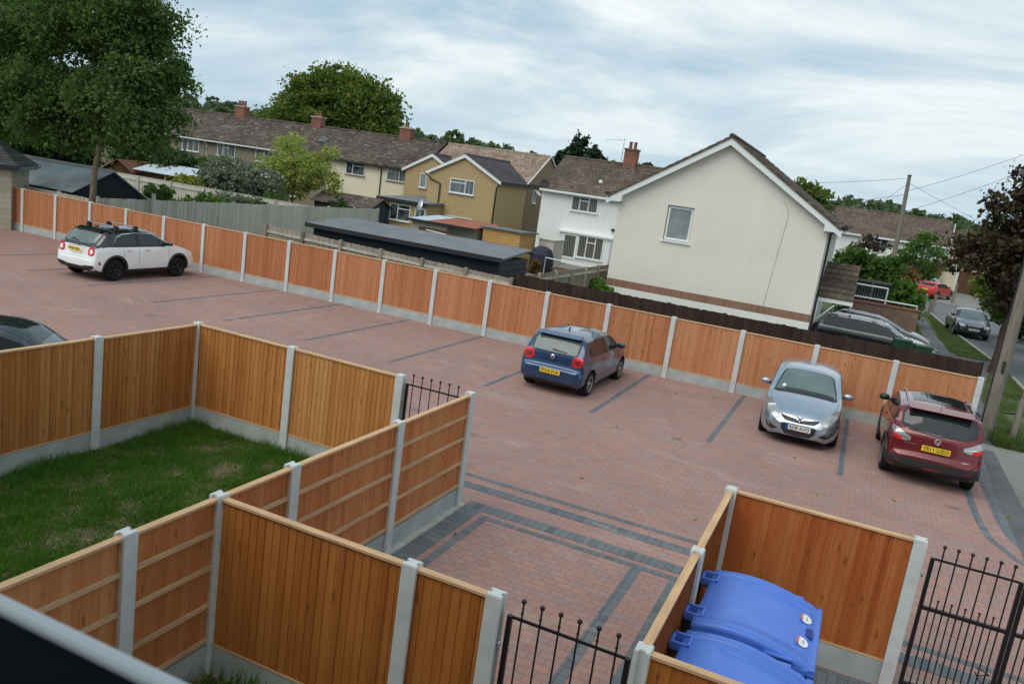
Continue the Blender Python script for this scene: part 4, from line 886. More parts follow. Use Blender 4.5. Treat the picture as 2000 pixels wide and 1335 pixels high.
MB().prism([(-.15, 2.12), (2.1, 2.06), (2.1, 2.14), (-.15, 2.20)], -.15, 2.4, 'x').build('roof', 'roof_felt', lc)
bd = thing('grey_log_store', 'grey boarded store standing behind the yellow summerhouse', 'shed', (-16.5, 41.8, 0)); MB().box(0, .9, 0, 1.5, -.05, 1.85).build('wall', 'weathered_board', bd); MB().box(-.06, .96, -.06, 1.56, 1.855, 1.92).build('roof', 'weathered_board', bd)
ps = thing('pitched_garden_shed', 'old garden shed with a grey pitched roof below the cream terrace', 'shed', (-34.6, 45.6, 0))
MB().prism([(-.0, -.05), (2.4, -.05), (2.4, 1.65), (1.2, 2.22), (0, 1.65)], 0, 4.5, 'x').build('wall', 'slate_cladding', ps)
MB().prism([(-.25, 1.58), (1.2, 2.26), (2.65, 1.58), (2.65, 1.63), (1.2, 2.32), (-.25, 1.63)], -.2, 4.7, 'x').build('roof', 'old_brown_tile', ps)
s2 = thing('brown_garden_building', 'brown garden building with a pale blue-grey sheet roof behind the round bush', 'shed', (-48.8, 44, 0))
MB().box(0, 4.4, 0, 3, -.05, 1.75).build('wall', 'brown_shed', s2)
MB().prism([(-.5, 1.72), (1.6, 2.32), (3.4, 1.9), (3.4, 1.94), (1.6, 2.38), (-.5, 1.76)], -.3, 5.1, 'x').build('roof', 'pale_sheet', s2); MB().box(2.6, 2.72, -.3, -.2, 0, 1.72).build('post', 'cabin_timber', s2); MB().box(2.9, 4.0, -.02, -.004, .5, 1.5).build('window', 'window_glass', s2)
s3 = thing('brown_pitched_shed', 'small dark brown shed with a pitched roof left of the pale-roofed garden building', 'shed', (-51.6, 43.4, 0))
MB().prism([(0, -.05), (2.6, -.05), (2.6, 1.5), (1.3, 2.15), (0, 1.5)], 0, 2.5, 'y').build('wall', 'brown_shed', s3); MB().prism([(-.2, 1.42), (1.3, 2.22), (2.8, 1.42), (2.8, 1.48), (1.3, 2.29), (-.2, 1.48)], -.2, 2.6, 'y').build('roof', 'brown_shed', s3); MB().box(-.02, .08, -.35, -.25, 0, 1.35).build('post', 'white_upvc', s3)
rc = thing('red_kayak', 'red upturned cover beside the dark garden hedge', 'cover', (-53.2, 42.6, .9)); MB().lathe([(.02, -.5), (.3, -.35), (.42, 0), (.3, .35), (.02, .5)], (0, 0, .1), 'x', 12).build('hull', 'paint_scarlet', rc)
MB().box(-.5, .5, -.4, .4, -.95, -.2).build('stand', 'brown_shed', rc)
oc = thing('orange_crate', 'orange timber box beside the red cover', 'box', (-52.3, 42.0, .75)); ocb = MB()
for i in range(4): ocb.box(0, .8, 0, .6, i*.14, i*.14+.12)
ocb.box(.02, .78, .02, .58, -.75, .5); ocb.build('slatted_box', 'cabin_timber', oc)
cs = thing('conservatory', 'small white framed conservatory behind the silver bush', 'conservatory', (-44.2, 50, 0))
cv = MB(); cv.prism([(0, 1.9), (1.2, 2.65), (2.4, 1.9), (2.4, 1.8), (0, 1.8)], -.1, 2.0, 'y')
for x in (0, .8, 1.6, 2.32): cv.box(x, x+.08, -.06, 0, 0, 1.8)
cv.box(0, 2.4, -.05, 0, 0, .5); cv.build('frame', 'white_upvc', cs); MB().box(.05, 2.35, .01, 1.9, .5, 1.79).build('pane', 'window_glass', cs)
db = thing('dark_corrugated_barn', 'dark corrugated shed half hidden under the big tree at the left edge', 'barn', (-76, 46, 0))
MB().box(0, 13.5, 0, 6, -.05, 2.6).build('wall', 'black_timber', db); MB().prism([(-.3, 2.5), (3, 4.3), (6.3, 2.5), (6.3, 2.6), (3, 4.42), (-.3, 2.6)], -.2, 13.7, 'x').build('roof', 'slate_cladding', db)

# garden things
bq = thing('covered_barbecue', 'barbecue under a navy cover beside the yellow summerhouse', 'barbecue cover', (-15.35, 39.6, 0))
MB().lathe([(.60, 0), (.66, .3), (.68, .9), (.64, 1.25), (.50, 1.52), (.22, 1.66), (.001, 1.68)], (0, 0, 0), 'z', 8, sm=False).build('cover', 'navy_cover', bq)
pp = thing('potted_plant', 'reddish plant in a pale pot in front of the covered barbecue', 'potted plant', (-14.6, 36.8, 0))
MB().lathe([(.001, 0), (.16, 0), (.22, .45), (.24, .45), (.24, .5), (.19, .5)], n=14).build('pot', 'haunch_concrete', pp); leafy('foliage', pp, [(0, 0, .85, .3, .3, .35)], 350, .12, 'leaf_rust', .1, 10)
sd_ = thing('satellite_dish_post', 'large grey satellite dish on a pale post in front of the tan extension', 'satellite dish', (-24.3, 42, 0))
MB().tube([(0, 0, 0), (0, 0, 2.3)], .06, 8).build('post', 'white_upvc', sd_)
di = MB().lathe([(.02, .10), (.25, .085), (.45, .04), (.62, -.04), (.62, -.06), (.4, .02), (.02, .08)], (0, 0, 0), 'x', 20).build('dish', 'galvanised', sd_, (-.1, 0, 2.45)); di.rotation_euler = (0, R(-12), R(222)); di.scale = (1, .85, .85)
MB().tube([(0, 0, 1.9), (.5, -.1, 2.1)], .03, 6).build('arm', 'white_upvc', sd_)
gb_ = thing('garden_table', 'dark slatted garden table in front of the white house patio', 'table', (-13.6, 39.0, 0)); tb = MB()
for i in range(8): tb.box(-.8+.2*i, -.8+.2*i+.17, -.45, .45, .72, .76)
tb.build('top', 'brown_shed', gb_); [MB().box(x, x+.06, y, y+.06, 0, .71).build('leg', 'brown_shed', gb_) for x in (-.7, .65) for y in (-.4, .34)]
wr = thing('white_handrail', 'white metal handrail on the patio in front of the white house', 'handrail', (-14.6, 38.2, 0))
MB().tube([(0, 0, 0), (0, 0, 1.25), (3.2, 0, 1.18), (3.2, 0, 0)], .03, 6).build('rail', 'white_upvc', wr)
bw = thing('brick_garden_wall', 'brown brick wall with a dark base behind the black estate car', 'wall', (-.25, 40, 0))
MB().box(0, 2.85, 0, .23, .5, 1.62).build('brickwork', 'brown_brick', bw); MB().box(-.02, 2.87, -.02, .25, -.05, .5).build('base', 'black_timber', bw); MB().box(-.04, 2.89, -.04, .27, 1.625, 1.70).build('coping', 'red_brick', bw)
rr = thing('white_railing', 'white wire-infilled railing above the brown brick wall', 'railing', (-.25, 40.6, 0))
rb = MB().tube([(0, 0, 2.38), (1.42, 0, 2.38)], .035, 6).tube([(0, 0, 1.82), (2.75, 0, 1.82)], .035, 6).tube([(1.42, 0, 2.38), (1.42, 0, 0)], .03, 6).tube([(0.0, 0, 2.38), (0, 0, 0)], .03, 6).tube([(2.75, 0, 1.82), (2.75, 0, 0)], .03, 6)
rb.build('rail', 'white_upvc', rr); wi = MB()
for i in range(24): wi.tube([(i*.115, 0, 1.0), (i*.115, 0, 1.82 if i > 12 else 2.38)], .006, 4)
wi.build('wire_infill', 'galvanised', rr)
ds = thing('dark_glazed_screen', 'dark glazed screen behind the white railing', 'screen', (-.2, 41.3, 0)); MB().box(0, 1.45, 0, .05, 0, 2.5).build('panel', 'car_glass', ds); MB().box(0, 1.5, -.03, .0, 2.5, 2.6).box(.7, .76, -.03, 0, 0, 2.5).build('frame', 'grey_upvc', ds)
def wheelie(label, loc):
    t = thing('wheelie_bin', label, 'wheelie bin', loc, R(8), 'green wheelie bins by the dark fence')
    b = MB(); v = [(-.22, -.26), (.22, -.26), (.22, .26), (-.22, .26)]; b.add([(x, y, .08) for x, y in v]+[(x*1.28, y*1.2, .98) for x, y in v], [(0, 3, 2, 1), (0, 1, 5, 4), (1, 2, 6, 5), (2, 3, 7, 6), (3, 0, 4, 7), (4, 5, 6, 7)]); b.build('body', 'bin_green', t, bevel=.01)
    MB().prism([(-.33, .985), (.30, .985), (.30, 1.03), (0, 1.09), (-.33, 1.07)], -.30, .30, 'x').build('lid', 'bin_green', t, bevel=.01)
    MB().tube([(-.25, .34, 1.0), (.25, .34, 1.0)], .018, 6).build('handle', 'bin_green', t)
    for x in (-.27, .27): MB().lathe([(.01, -.02), (.10, -.02), (.10, .02), (.01, .02)], (x, .27, .10), 'x', 14).build('wheel', 'tyre', t)
wheelie('left of two green wheelie bins above the dark fence', (1.85, 33.6, 0)); wheelie('right of two green wheelie bins, beside the nose of the black estate car', (2.5, 32.8, 0))
for i, (x, y, h_) in enumerate([(4.27, 57.7, 1.0), (4.22, 61.8, 1.1), (4.72, 61.2, 1.15), (6.9, 73.2, 1.6)]):
    t = thing('wooden_post', ['short wooden post on the verge beside the footpath', 'middle wooden post at the far corner of the verge', 'taller wooden post at the road corner', 'thin wooden post on the far side of the road by the drive'][i], 'post', (x, y, 0), group='wooden posts by the road corner')
    MB().box(-.09, .09, -.09, .09, -.1, h_).build('shaft', 'pole_wood', t, bevel=.01); MB().lathe([(.09, h_), (.05, h_+.06), (.001, h_+.07)], n=8).build('top', 'pole_wood', t)

# ------------------------------------------------------------ cars (local frame: +x forward, rear bumper at x=0, y left)
def smooth_curve(pts, r_=.05):
    xs = np.array([p[0] for p in pts]); zs = np.array([p[1] for p in pts], float)
    def fn(x):
        k = np.linspace(-1, 1, 9)*r_; wts = np.exp(-(np.linspace(-1, 1, 9)*1.6)**2); wts /= wts.sum()
        return float((np.interp(np.clip(x+k, xs[0], xs[-1]), xs, zs)*wts).sum())
    return fn
def car(name, label, loc, rz, sp, cat='car', group=None):
    L, W, H = sp['L'], sp['W'], sp['H']; t = thing(name, label, cat, loc, rz, group)
    top = smooth_curve(sp['top'], sp.get('sm', .07)); belt = smooth_curve(sp['belt'], .12); plan = smooth_curve(sp['plan'], .10); bot = smooth_curve(sp['bot'], .08)
    k_t = sp.get('tumble', .36)
    ya = np.r_[1, .99, .965, .92, .85, .74, .6, .4, .2, 0.0]
    def ring(x):
        e = min(x, L-x); rr = .10; q = 1.0 if e > rr else math.sqrt(max(0, 1-((rr-e)/rr)**2))
        q = .80+.20*q
        tz, bz, wv = top(x), bot(x), W/2*plan(x)
        zb = min(belt(x), tz-.05); cz = bz+(min(tz, belt(x))-bz)*.45
        P = [(0, bz), (wv*.55, bz), (wv*.86, bz+.01), (wv*.945, bz+.06), (wv*.985, bz+(zb-bz)*.22), (wv, bz+(zb-bz)*.42), (wv*.998, bz+(zb-bz)*.60), (wv*.985, bz+(zb-bz)*.78), (wv*.965, zb-.045), (wv*.94, zb)]
        gh = tz-zb; edge = min(.085, gh*.5); zr = tz-edge-.02*min(1, gh/.3)
        y0 = wv*.94
        for u_ in (.2, .4, .6, .8, 1.0):
            z = zb+(zr-zb)*u_; y = y0-(z-zb)*k_t-.02*(u_*(1-u_))*0; P.append((y, z))
        yr = P[-1][1] if False else P[-1][0]
        for a in ya[1:]: P.append((yr*a, zr+(tz-zr)*(1-a**3.2)))
        if q < 1: P = [(y*(.5+.5*q) if False else y*q, cz+(z-cz)*(.55+.45*q)) for y, z in P]
        return P
    xs = sorted(set(np.round(np.r_[L*(1-np.cos(np.linspace(0, np.pi, 46)))/2, np.linspace(0, L, 70), np.linspace(0, .14, 9), np.linspace(L-.14, L, 9)], 4)))
    xs = [xs[0]]+[b for a, b in zip(xs, xs[1:]) if b-a > .004]
    V = []; n = None
    for x in xs:
        P = ring(float(x)); full = P+[(-y, z) for y, z in P[-2:0:-1]]; n = len(full); V += [(x, y, z) for y, z in full]
    F = [(i*n+j, (i+1)*n+j, (i+1)*n+(j+1) % n, i*n+(j+1) % n) for i in range(len(xs)-1) for j in range(n)]
    F += [tuple(range(n)), tuple(range((len(xs)-1)*n, len(xs)*n))[::-1]]
    me = bpy.data.meshes.new('body'); me.from_pydata(V, [], [q[::-1] for q in F]); me.update()
    bvh = BVHTree.FromPolygons([Vector(v) for v in V], F)
    two = sp.get('roofpaint')
    # wheel arches cut out of the body
    wr = sp['wr']; arches = [(sp['wx'][0], wr), (sp['wx'][1], wr)]
    cut = MB()
    for x, rr in arches:
        for s in (-1, 1): cut.lathe([(.001, s*(W/2-.26)), (rr+.055, s*(W/2-.26)), (rr+.055, s*(W/2+.2)), (.001, s*(W/2+.2))][::s], (x, 0, wr+.01), 'y', 32, 0, False)
    cm = cut.mesh('cut', 'black_plastic'); co_ = bpy.data.objects.new('cut', cm); bo = bpy.data.objects.new('tmp', me)
    for q in (sp['paint'], 'black_plastic', two or 'paint_black'): me.materials.append(M[q])
    C.objects.link(co_); C.objects.link(bo); md = bo.modifiers.new('b', 'BOOLEAN'); md.operation = 'DIFFERENCE'; md.solver = 'EXACT'; md.object = co_
    dg = bpy.context.evaluated_depsgraph_get(); nm = bpy.data.meshes.new_from_object(bo.evaluated_get(dg))
    bpy.data.objects.remove(bo); bpy.data.objects.remove(co_); nm.name = 'body'
    bz_ = sp.get('clad', 0)
    while len(nm.materials) > 3: nm.materials.pop()
    for p_ in nm.polygons:
        c = p_.center; p_.use_smooth = True; mi = 0
        for x, rr in arches:
            if abs(c.y) < W/2+.02 and abs(math.hypot(c.x-x, c.z-wr-.01)-(rr+.055)) < .012: mi = 1
            if abs(abs(c.y)-(W/2-.26)) < .01 and math.hypot(c.x-x, c.z-wr) < rr+.05: mi = 1
        if p_.normal.z < -.7: mi = 1
        if two and mi == 0 and c.z > belt(c.x)+.015 and sp['two'][0] < c.x < sp['two'][1]: mi = 2
        p_.material_index = mi
    try: nm.set_sharp_from_angle(angle=R(38))
    except Exception: pass
    body = link('body', nm, t)
    def proj(a, b, axis):
        if axis in ('l', 'r'): s = 1 if axis == 'l' else -1; o_, d_ = Vector((a, s*3, b)), Vector((0, -s, 0))
        elif axis == 'back': o_, d_ = Vector((-2, a, b)), Vector((1, 0, 0))
        elif axis == 'front': o_, d_ = Vector((L+2, a, b)), Vector((-1, 0, 0))
        else: o_, d_ = Vector((a, b, 4)), Vector((0, 0, -1))
        h = bvh.ray_cast(o_, d_); return h[0], h[1], d_
    def grid_patch(nm_, mt, U, axis, off=.006, par=None, lab=None):
        """U: 2D array of (a,b) pairs, projected on to the body"""
        r_, c_ = len(U), len(U[0]); vs = []
        for row in U:
            for a, b in row:
                h, nr, d_ = proj(a, b, axis)
                if h is None: h = vs[-1]+d_*off if vs else Vector((0, 0, 0)); 
                vs.append(h-d_*off)
        if axis in ('back', 'front') and any(q in nm_ for q in ('light', 'skirt', 'reflector', 'ledge', 'diffuser', 'crease')):
            xx = [v.x for v in vs]; lim = min(xx)+.19 if axis == 'back' else max(xx)-.30
            for v in vs: v.x = min(v.x, lim) if axis == 'back' else max(v.x, lim)
        fs = [(i*c_+j, i*c_+j+1, (i+1)*c_+j+1, (i+1)*c_+j) for i in range(r_-1) for j in range(c_-1)]
        # turned-in rim so that the piece has thickness
        rim = [j for j in range(c_)]+[i*c_+c_-1 for i in range(1, r_)]+[(r_-1)*c_+j for j in range(c_-2, -1, -1)]+[i*c_ for i in range(r_-2, 0, -1)]
        d_ = proj(*U[0][0], axis)[2]; o_ = len(vs); vs += [vs[i]+d_*(off+.01) for i in rim]
        fs += [(rim[i], rim[(i+1) % len(rim)], o_+(i+1) % len(rim), o_+i) for i in range(len(rim))]
        m_ = MB().add(vs, fs, 0, True).mesh(nm_, mt)
        try: m_.set_sharp_from_angle(angle=R(45))
        except Exception: pass
        o = link(nm_, m_, par or t)
        if lab: o['label'] = lab
        return o
    def poly_patch(nm_, mt, poly, axis, off=.006, par=None, nu=18, nv=8, lab=None, smooth=True):
        """u-monotone outline: list of (u, lo, hi)"""
        us = [p[0] for p in poly]; lo = [p[1] for p in poly]; hi = [p[2] for p in poly]
        uu = np.unique(np.r_[np.linspace(us[0], us[-1], nu), us]); U = []
        for x in uu:
            a, b = np.interp(x, us, lo), np.interp(x, us, hi); U.append([(float(x), float(a+(b-a)*k/nv)) for k in range(nv+1)])
        return grid_patch(nm_, mt, U, axis, off, par, lab)
    def arc(nm_, mt, cx, cz, r0_, r1_, a0, a1, axis, off): 
        return grid_patch(nm_, mt, [[(cx+rr*math.cos(a), cz+rr*math.sin(a)) for rr in (r0_, (r0_+r1_)/2, r1_)] for a in np.linspace(a0, a1, 28)], axis, off)
    G = dict(t=t, body=body, poly=poly_patch, grid=grid_patch, arc=arc, top=top, belt=belt, proj=proj, L=L, W=W)
    # wheels
    rimm = sp.get('rim', 'rim_silver')
    for x in sp['wx']:
        for s in (-1, 1):
            w_ = link('wheel', None, t, (x, s*(W/2-.115), wr))
            MB().lathe([(wr*.66, -.095), (wr*.88, -.105), (wr*.97, -.09), (wr, -.06), (wr, .06), (wr*.97, .09), (wr*.88, .105), (wr*.66, .095)], axis='y', n=36).build('tyre', 'tyre', w_)
            rm = MB().lathe([(wr*.67, s*.098), (wr*.63, s*.085), (wr*.61, s*.03), (.001, s*.02)], axis='y', n=30, m=1)
            ns = sp.get('spokes', 5)
            for k in range(ns):
                for da in ((-.11, .11) if sp.get('twin', True) else (0,)):
                    T = Matrix.Rotation(2*math.pi*k/ns+da, 4, 'Y'); y0, y1 = sorted((s*.045, s*.082)); rm.box(.03, wr*.645, y0, y1, -.016, .016, 0, T)
            rm.lathe([(wr*.68, s*.100), (wr*.64, s*.106), (wr*.61, s*.09)], axis='y', n=30); rm.lathe([(.055, s*.05), (.05, s*.092), (.001, s*.095)], axis='y', n=14)
            rm.build('rim', [rimm, 'black_plastic'], w_)
    if sp.get('mirrors', True):
        for s in (-1, 1):
            mx, mz = sp['mir']; h, _, _ = proj(mx, mz, 'l'); my = abs(h.y) if h else W/2
            mm = MB().lathe([(.001, -.11), (.05, -.10), (.075, -.05), (.08, .03), (.06, .09), (.001, .11)], (0, 0, 0), 'y', 12)
            for i, v in enumerate(mm.v): mm.v[i] = (v[0]*.75, v[1]*1.0, v[2]*.95)
            mo = mm.build('door_mirror', sp.get('mirpaint', sp['paint']), t, (mx+.02, s*(my+.13), mz+.05)); 
            MB().box(-.03, .03, -.06 if s > 0 else -.02, .02 if s > 0 else .06, -.05, -.01).build('mirror_arm', 'black_plastic', mo, (0, -s*.08, 0))
            MB().lathe([(.001, 0), (.062, .002), (.062, .006), (.001, .008)], (0, 0, 0), 'x', 12).build('mirror_glass', 'car_glass', mo, (-.068, 0, 0))
    return G
def plate(G, txt, x, z, yc=0, front=False, col='plate_yellow', w_=.52, tilt=0, blue=False):
    s = 1 if front else -1; pl = MB().box(-.008, .0, -w_/2, w_/2, -.056, .056)
    if blue: pl.box(-.009, -.0081, w_/2-.05, w_/2, -.056, .056, 1)
    o = pl.build('number_plate', [col, 'plate_blue'], G['t'], (x, yc, z), math.pi if front else 0, bevel=.002)
    if txt:
        fc = bpy.data.curves.new('plate_text', 'FONT'); fc.body = txt; fc.size = .108; fc.align_x = 'CENTER'; fc.align_y = 'CENTER'; fc.extrude = .001; fc.offset = .0012
        to = bpy.data.objects.new('tmp', fc); C.objects.link(to); dg = bpy.context.evaluated_depsgraph_get(); me = bpy.data.meshes.new_from_object(to.evaluated_get(dg)); bpy.data.objects.remove(to)
        me.materials.clear(); me.materials.append(M['plate_black']); xsz = max(v.co.x for v in me.vertices)*2; k = (w_-.06-(.04 if blue else 0))/xsz
        for v in me.vertices: v.co = Vector((-.0105+v.co.z, -v.co.x*k-(.02 if blue else 0), v.co.y*.95))
        me.name = 'lettering'; link('lettering', me, o)
    return o
def seams(G, side, xs, z0, zb, mt='black_plastic'):
    for x in xs:
        sh = x[1] if isinstance(x, tuple) else 0; x = x[0] if isinstance(x, tuple) else x
        zt = G['belt'](x)-.02; G['grid']('door_gap', mt, [[(x-.004+sh*(1-k/8), z0+(zt-z0)*k/8) for k in range(9)], [(x+.004+sh*(1-k/8), z0+(zt-z0)*k/8) for k in range(9)]], side, .0025)
def handle(G, side, x, z, mt):
    s = 1 if side == 'l' else -1; h = G['proj'](x, z, side)[0]; y0, y1 = sorted((h.y, h.y+s*.028)); MB().box(-.09, .09, y0, y1, -.016, .016).build('door_handle', mt, G['t'], (x, 0, z), bevel=.008)

def side_windows(G, outs, glass='car_glass', trim='black_plastic', chrome=None):
    for side in ('l', 'r'):
        lo_, hi_ = outs['surround']
        for (u, a, b) in [(0, 0, 0)]: pass
        G['poly']('window_surround', trim, outs['surround_poly'], side, .004, nu=26)
        for g in outs['glass']: G['poly']('side_window', glass, g, side, .008, nu=12)
        if chrome: 
            pl_ = outs['surround_poly']; U = [[(u, b-.004), (u, b+.016)] for u, a, b in pl_]; G['grid']('window_trim', chrome, U, side, .010)
LONG = [(0, 1), (1, 1)]
def planfn(L, nose=.78, tail=.86, d=.55): return [(0, tail), (.10, tail+.06), (.30, .965), (d+.1, 1.0), (L-.75, 1.0), (L-.42, .955), (L-.18, .88), (L-.06, .81), (L, nose)]

# --- blue hatchback, rear towards us
L = 3.97
sp = dict(L=L, W=1.69, H=1.46, paint='paint_blue', wr=.30, wx=(.66, 3.13), mir=(2.60, .98), rim='rim_silver', tumble=.30,
  sm=.032, top=[(0, .58), (.012, .655), (.085, .685), (.10, .95), (.125, 1.02), (.34, 1.36), (.44, 1.425), (.9, 1.455), (1.6, 1.46), (2.05, 1.435), (2.35, 1.36), (3.0, .985), (3.35, .93), (3.75, .80), (3.9, .70), (L, .55)],
  belt=[(0, .90), (.5, .955), (2.0, .93), (3.0, .90), (L, .6)], plan=planfn(L, .80, .90), bot=[(0, .30), (.15, .21), (.5, .17), (3.4, .17), (3.85, .20), (L, .28)])
b = car('blue_hatchback', 'blue three-door hatchback parked nose to the fence, its yellow rear plate towards us', (-6.30, 17.87, 0), R(89), sp)
side_windows(b, dict(surround=(0, 0), surround_poly=[(.50, 1.03, 1.06), (.62, .99, 1.26), (.95, .965, 1.345), (1.7, .955, 1.365), (2.1, .95, 1.315), (2.75, .955, .99)], glass=[[(.60, 1.03, 1.17), (.72, 1.005, 1.29), (1.0, .985, 1.325), (1.52, .98, 1.34)], [(1.60, .98, 1.34), (2.0, .975, 1.30), (2.62, .98, 1.0)]]))
b['poly']('rear_window', 'black_plastic', [(-.60, 1.0, 1.37), (-.5, .985, 1.40), (0, .975, 1.415), (.5, .985, 1.40), (.60, 1.0, 1.37)], 'back', .004)
b['poly']('rear_glass', 'car_glass_clear', [(-.565, 1.02, 1.28), (-.5, 1.01, 1.315), (0, 1.0, 1.33), (.5, 1.01, 1.315), (.565, 1.02, 1.28)], 'back', .009)
MB().prism([(.20, 1.385), (.20, 1.40), (.45, 1.445), (.45, 1.415)], -.56, .56, 'y').build('rear_spoiler', 'paint_blue', b['t'], bevel=.006)
for s in (-1, 1):
    P = [(.50, .80, .92), (.55, .755, .985), (.62, .745, 1.0), (.72, .765, .995), (.755, .82, .95)]; P = P if s > 0 else [(-a, c, d) for a, c, d in P[::-1]]
    b['poly']('tail_light', 'lamp_red', P, 'back', .012); P2 = [(.56, .83, .90), (.62, .80, .92), (.70, .80, .92)]; P2 = P2 if s > 0 else [(-a, c, d) for a, c, d in P2[::-1]]
    b['poly']('tail_light_inner', 'lamp_dark_red', P2, 'back', .016)
b['poly']('windscreen', 'car_glass', [(2.36, -.50, .50), (2.9, -.60, .60)], 'top', .006, nu=10)
for z, o_ in ((.70, .003), (.47, .003)): b['poly']('bumper_crease', 'black_plastic', [(-.72, z-.003, z+.003), (.72, z-.003, z+.003)], 'back', o_, nv=1, nu=20)
b['poly']('bumper_ledge', 'paint_blue', [(-.70, .655, .685), (.70, .655, .685)], 'back', .025, nv=3, nu=24)
b['poly']('diffuser', 'black_plastic', [(-.55, .20, .27), (-.40, .20, .33), (.40, .20, .33), (.55, .20, .27)], 'back', .008)
b['poly']('wiper', 'black_plastic', [(-.32, 1.03, 1.045), (.06, 1.045, 1.08)], 'back', .02, nv=2)
plate(b, 'FH16 FUA', -.012, .55)
MB().lathe([(.001, -.006), (.058, -.006), (.062, .0), (.052, .006), (.001, .006)], axis='x', n=24).build('emblem', 'chrome', b['t'], (.035, 0, .90))
em = MB()
def stroke(mb, a, b_, w_=.006, d=.003):
    v = Vector((0, b_[0]-a[0], b_[1]-a[1])); n_ = Vector((0, -v.z, v.y)).normalized()*w_; p, q = Vector((0, *a)), Vector((0, *b_))
    vs = [p-n_, q-n_, q+n_, p+n_]; mb.add([x_+Vector((h_, 0, 0)) for h_ in (0, d) for x_ in vs], [(0, 1, 2, 3), (7, 6, 5, 4), (0, 4, 5, 1), (1, 5, 6, 2), (2, 6, 7, 3), (3, 7, 4, 0)])
for s in (-1, 1): stroke(em, (0, .004), (s*.022, .046)); stroke(em, (s*.046, .012), (s*.022, -.042)); stroke(em, (s*.022, -.042), (0, -.006))
em.build('emblem_letters', 'plate_black', b['t'], (.022, 0, .90))
MB().tube([(.9, 0, 1.45), (.98, 0, 1.50)], .02, 6).tube([(.96, 0, 1.48), (.70, 0, 1.66)], .004, 5).build('aerial', 'black_plastic', b['t'])
for y0_, w_ in ((.52, .10), (-.48, .09)): b['poly']('model_lettering', 'chrome', [(y0_-w_/2, .745+.0, .755), (y0_+w_/2, .745, .755)], 'back', .006, nv=1, nu=6) if y0_ < 0 else b['poly']('model_lettering', 'chrome', [(y0_-w_/2, .832, .842), (y0_+w_/2, .832, .842)], 'back', .006, nv=1, nu=6)
for s_ in 'lr': seams(b, s_, [(1.55, 0), (2.72, 0)], .30, 0); handle(b, s_, 1.70, .84, 'paint_blue'); b['poly']('sill_strip', 'black_plastic', [(1.05, .19, .235), (2.75, .19, .235)], s_, .006, nv=2)

# --- white crossover with black roof
L = 4.25
sp = dict(L=L, W=1.80, H=1.60, paint='paint_white', roofpaint='paint_black', two=(.02, 2.75), wr=.345, wx=(.78, 3.35), mir=(2.85, 1.10), rim='rim_black', spokes=6, mirpaint='paint_black', tumble=.30,
  sm=.04, top=[(0, .62), (.015, .70), (.07, .73), (.095, 1.06), (.15, 1.13), (.50, 1.50), (.62, 1.565), (1.2, 1.60), (1.9, 1.595), (2.3, 1.56), (2.55, 1.49), (3.1, 1.13), (3.5, 1.06), (3.9, .95), (4.1, .82), (L, .62)],
  belt=[(0, 1.0), (.5, 1.07), (2.2, 1.05), (3.1, 1.04), (L, .75)], plan=planfn(L, .80, .86), bot=[(0, .38), (.2, .27), (.5, .22), (3.7, .22), (4.1, .26), (L, .36)])
b = car('white_crossover', 'white crossover car with black roof and roof bars at the far left', (-22.17, 17.62, 0), R(91), sp)
side_windows(b, dict(surround=(0, 0), surround_poly=[(.74, 1.09, 1.18), (.86, 1.07, 1.36), (1.10, 1.07, 1.455), (1.6, 1.065, 1.485), (2.2, 1.06, 1.455), (2.6, 1.07, 1.31), (2.98, 1.08, 1.11)], glass=[[(.80, 1.11, 1.20), (.92, 1.095, 1.36), (1.15, 1.09, 1.435), (1.60, 1.09, 1.455)], [(1.70, 1.09, 1.455), (2.15, 1.085, 1.43), (2.50, 1.09, 1.32)], [(2.56, 1.095, 1.295), (2.85, 1.10, 1.13)]]), chrome='chrome')
b['poly']('rear_window', 'black_plastic', [(-.66, 1.13, 1.50), (-.55, 1.11, 1.53), (0, 1.10, 1.54), (.55, 1.11, 1.53), (.66, 1.13, 1.50)], 'back', .004)
b['poly']('rear_glass', 'car_glass_clear', [(-.61, 1.16, 1.42), (-.5, 1.14, 1.45), (0, 1.13, 1.46), (.5, 1.14, 1.45), (.61, 1.16, 1.42)], 'back', .009)
MB().prism([(.46, 1.50), (.46, 1.512), (.66, 1.575), (.66, 1.54)], -.54, .54, 'y').build('rear_spoiler', 'paint_black', b['t'], bevel=.006)
for s in (-1, 1):
    P = [(.50, .84, .96), (.53, .80, 1.01), (.62, .78, 1.045), (.72, .80, 1.04), (.76, .86, .98)]; P = P if s > 0 else [(-a, c, d) for a, c, d in P[::-1]]
    b['poly']('tail_light', 'lamp_red', P, 'back', .012); P2 = [(.58, .86, .96), (.61, .84, .98), (.67, .84, .98), (.70, .87, .95)]; P2 = P2 if s > 0 else [(-a, c, d) for a, c, d in P2[::-1]]
    b['poly']('tail_light_inner', 'paint_white', P2, 'back', .018)
b['poly']('plate_brow', 'chrome', [(-.38, 1.005, 1.02), (0, 1.02, 1.045), (.38, 1.005, 1.02)], 'back', .02, nv=2)
b['poly']('rear_skirt', 'black_plastic', [(-.77, .39, .50), (-.5, .37, .48), (-.3, .37, .44), (.3, .37, .44), (.5, .37, .48), (.77, .39, .50)], 'back', .009, nu=26)
b['poly']('bumper_crease', 'black_plastic', [(-.70, .700, .705), (.70, .700, .705)], 'back', .003, nv=1, nu=20)
plate(b, 'YN18 YEX', -.004, .93); b['poly']('wiper', 'black_plastic', [(.0, 1.15, 1.17), (.34, 1.18, 1.24)], 'back', .02, nv=2)
MB().lathe([(.001, -.005), (.04, -.005), (.04, .005), (.001, .005)], axis='x', n=20).build('emblem', 'lamp_dark_red', b['t'], (.100, 0, 1.065))
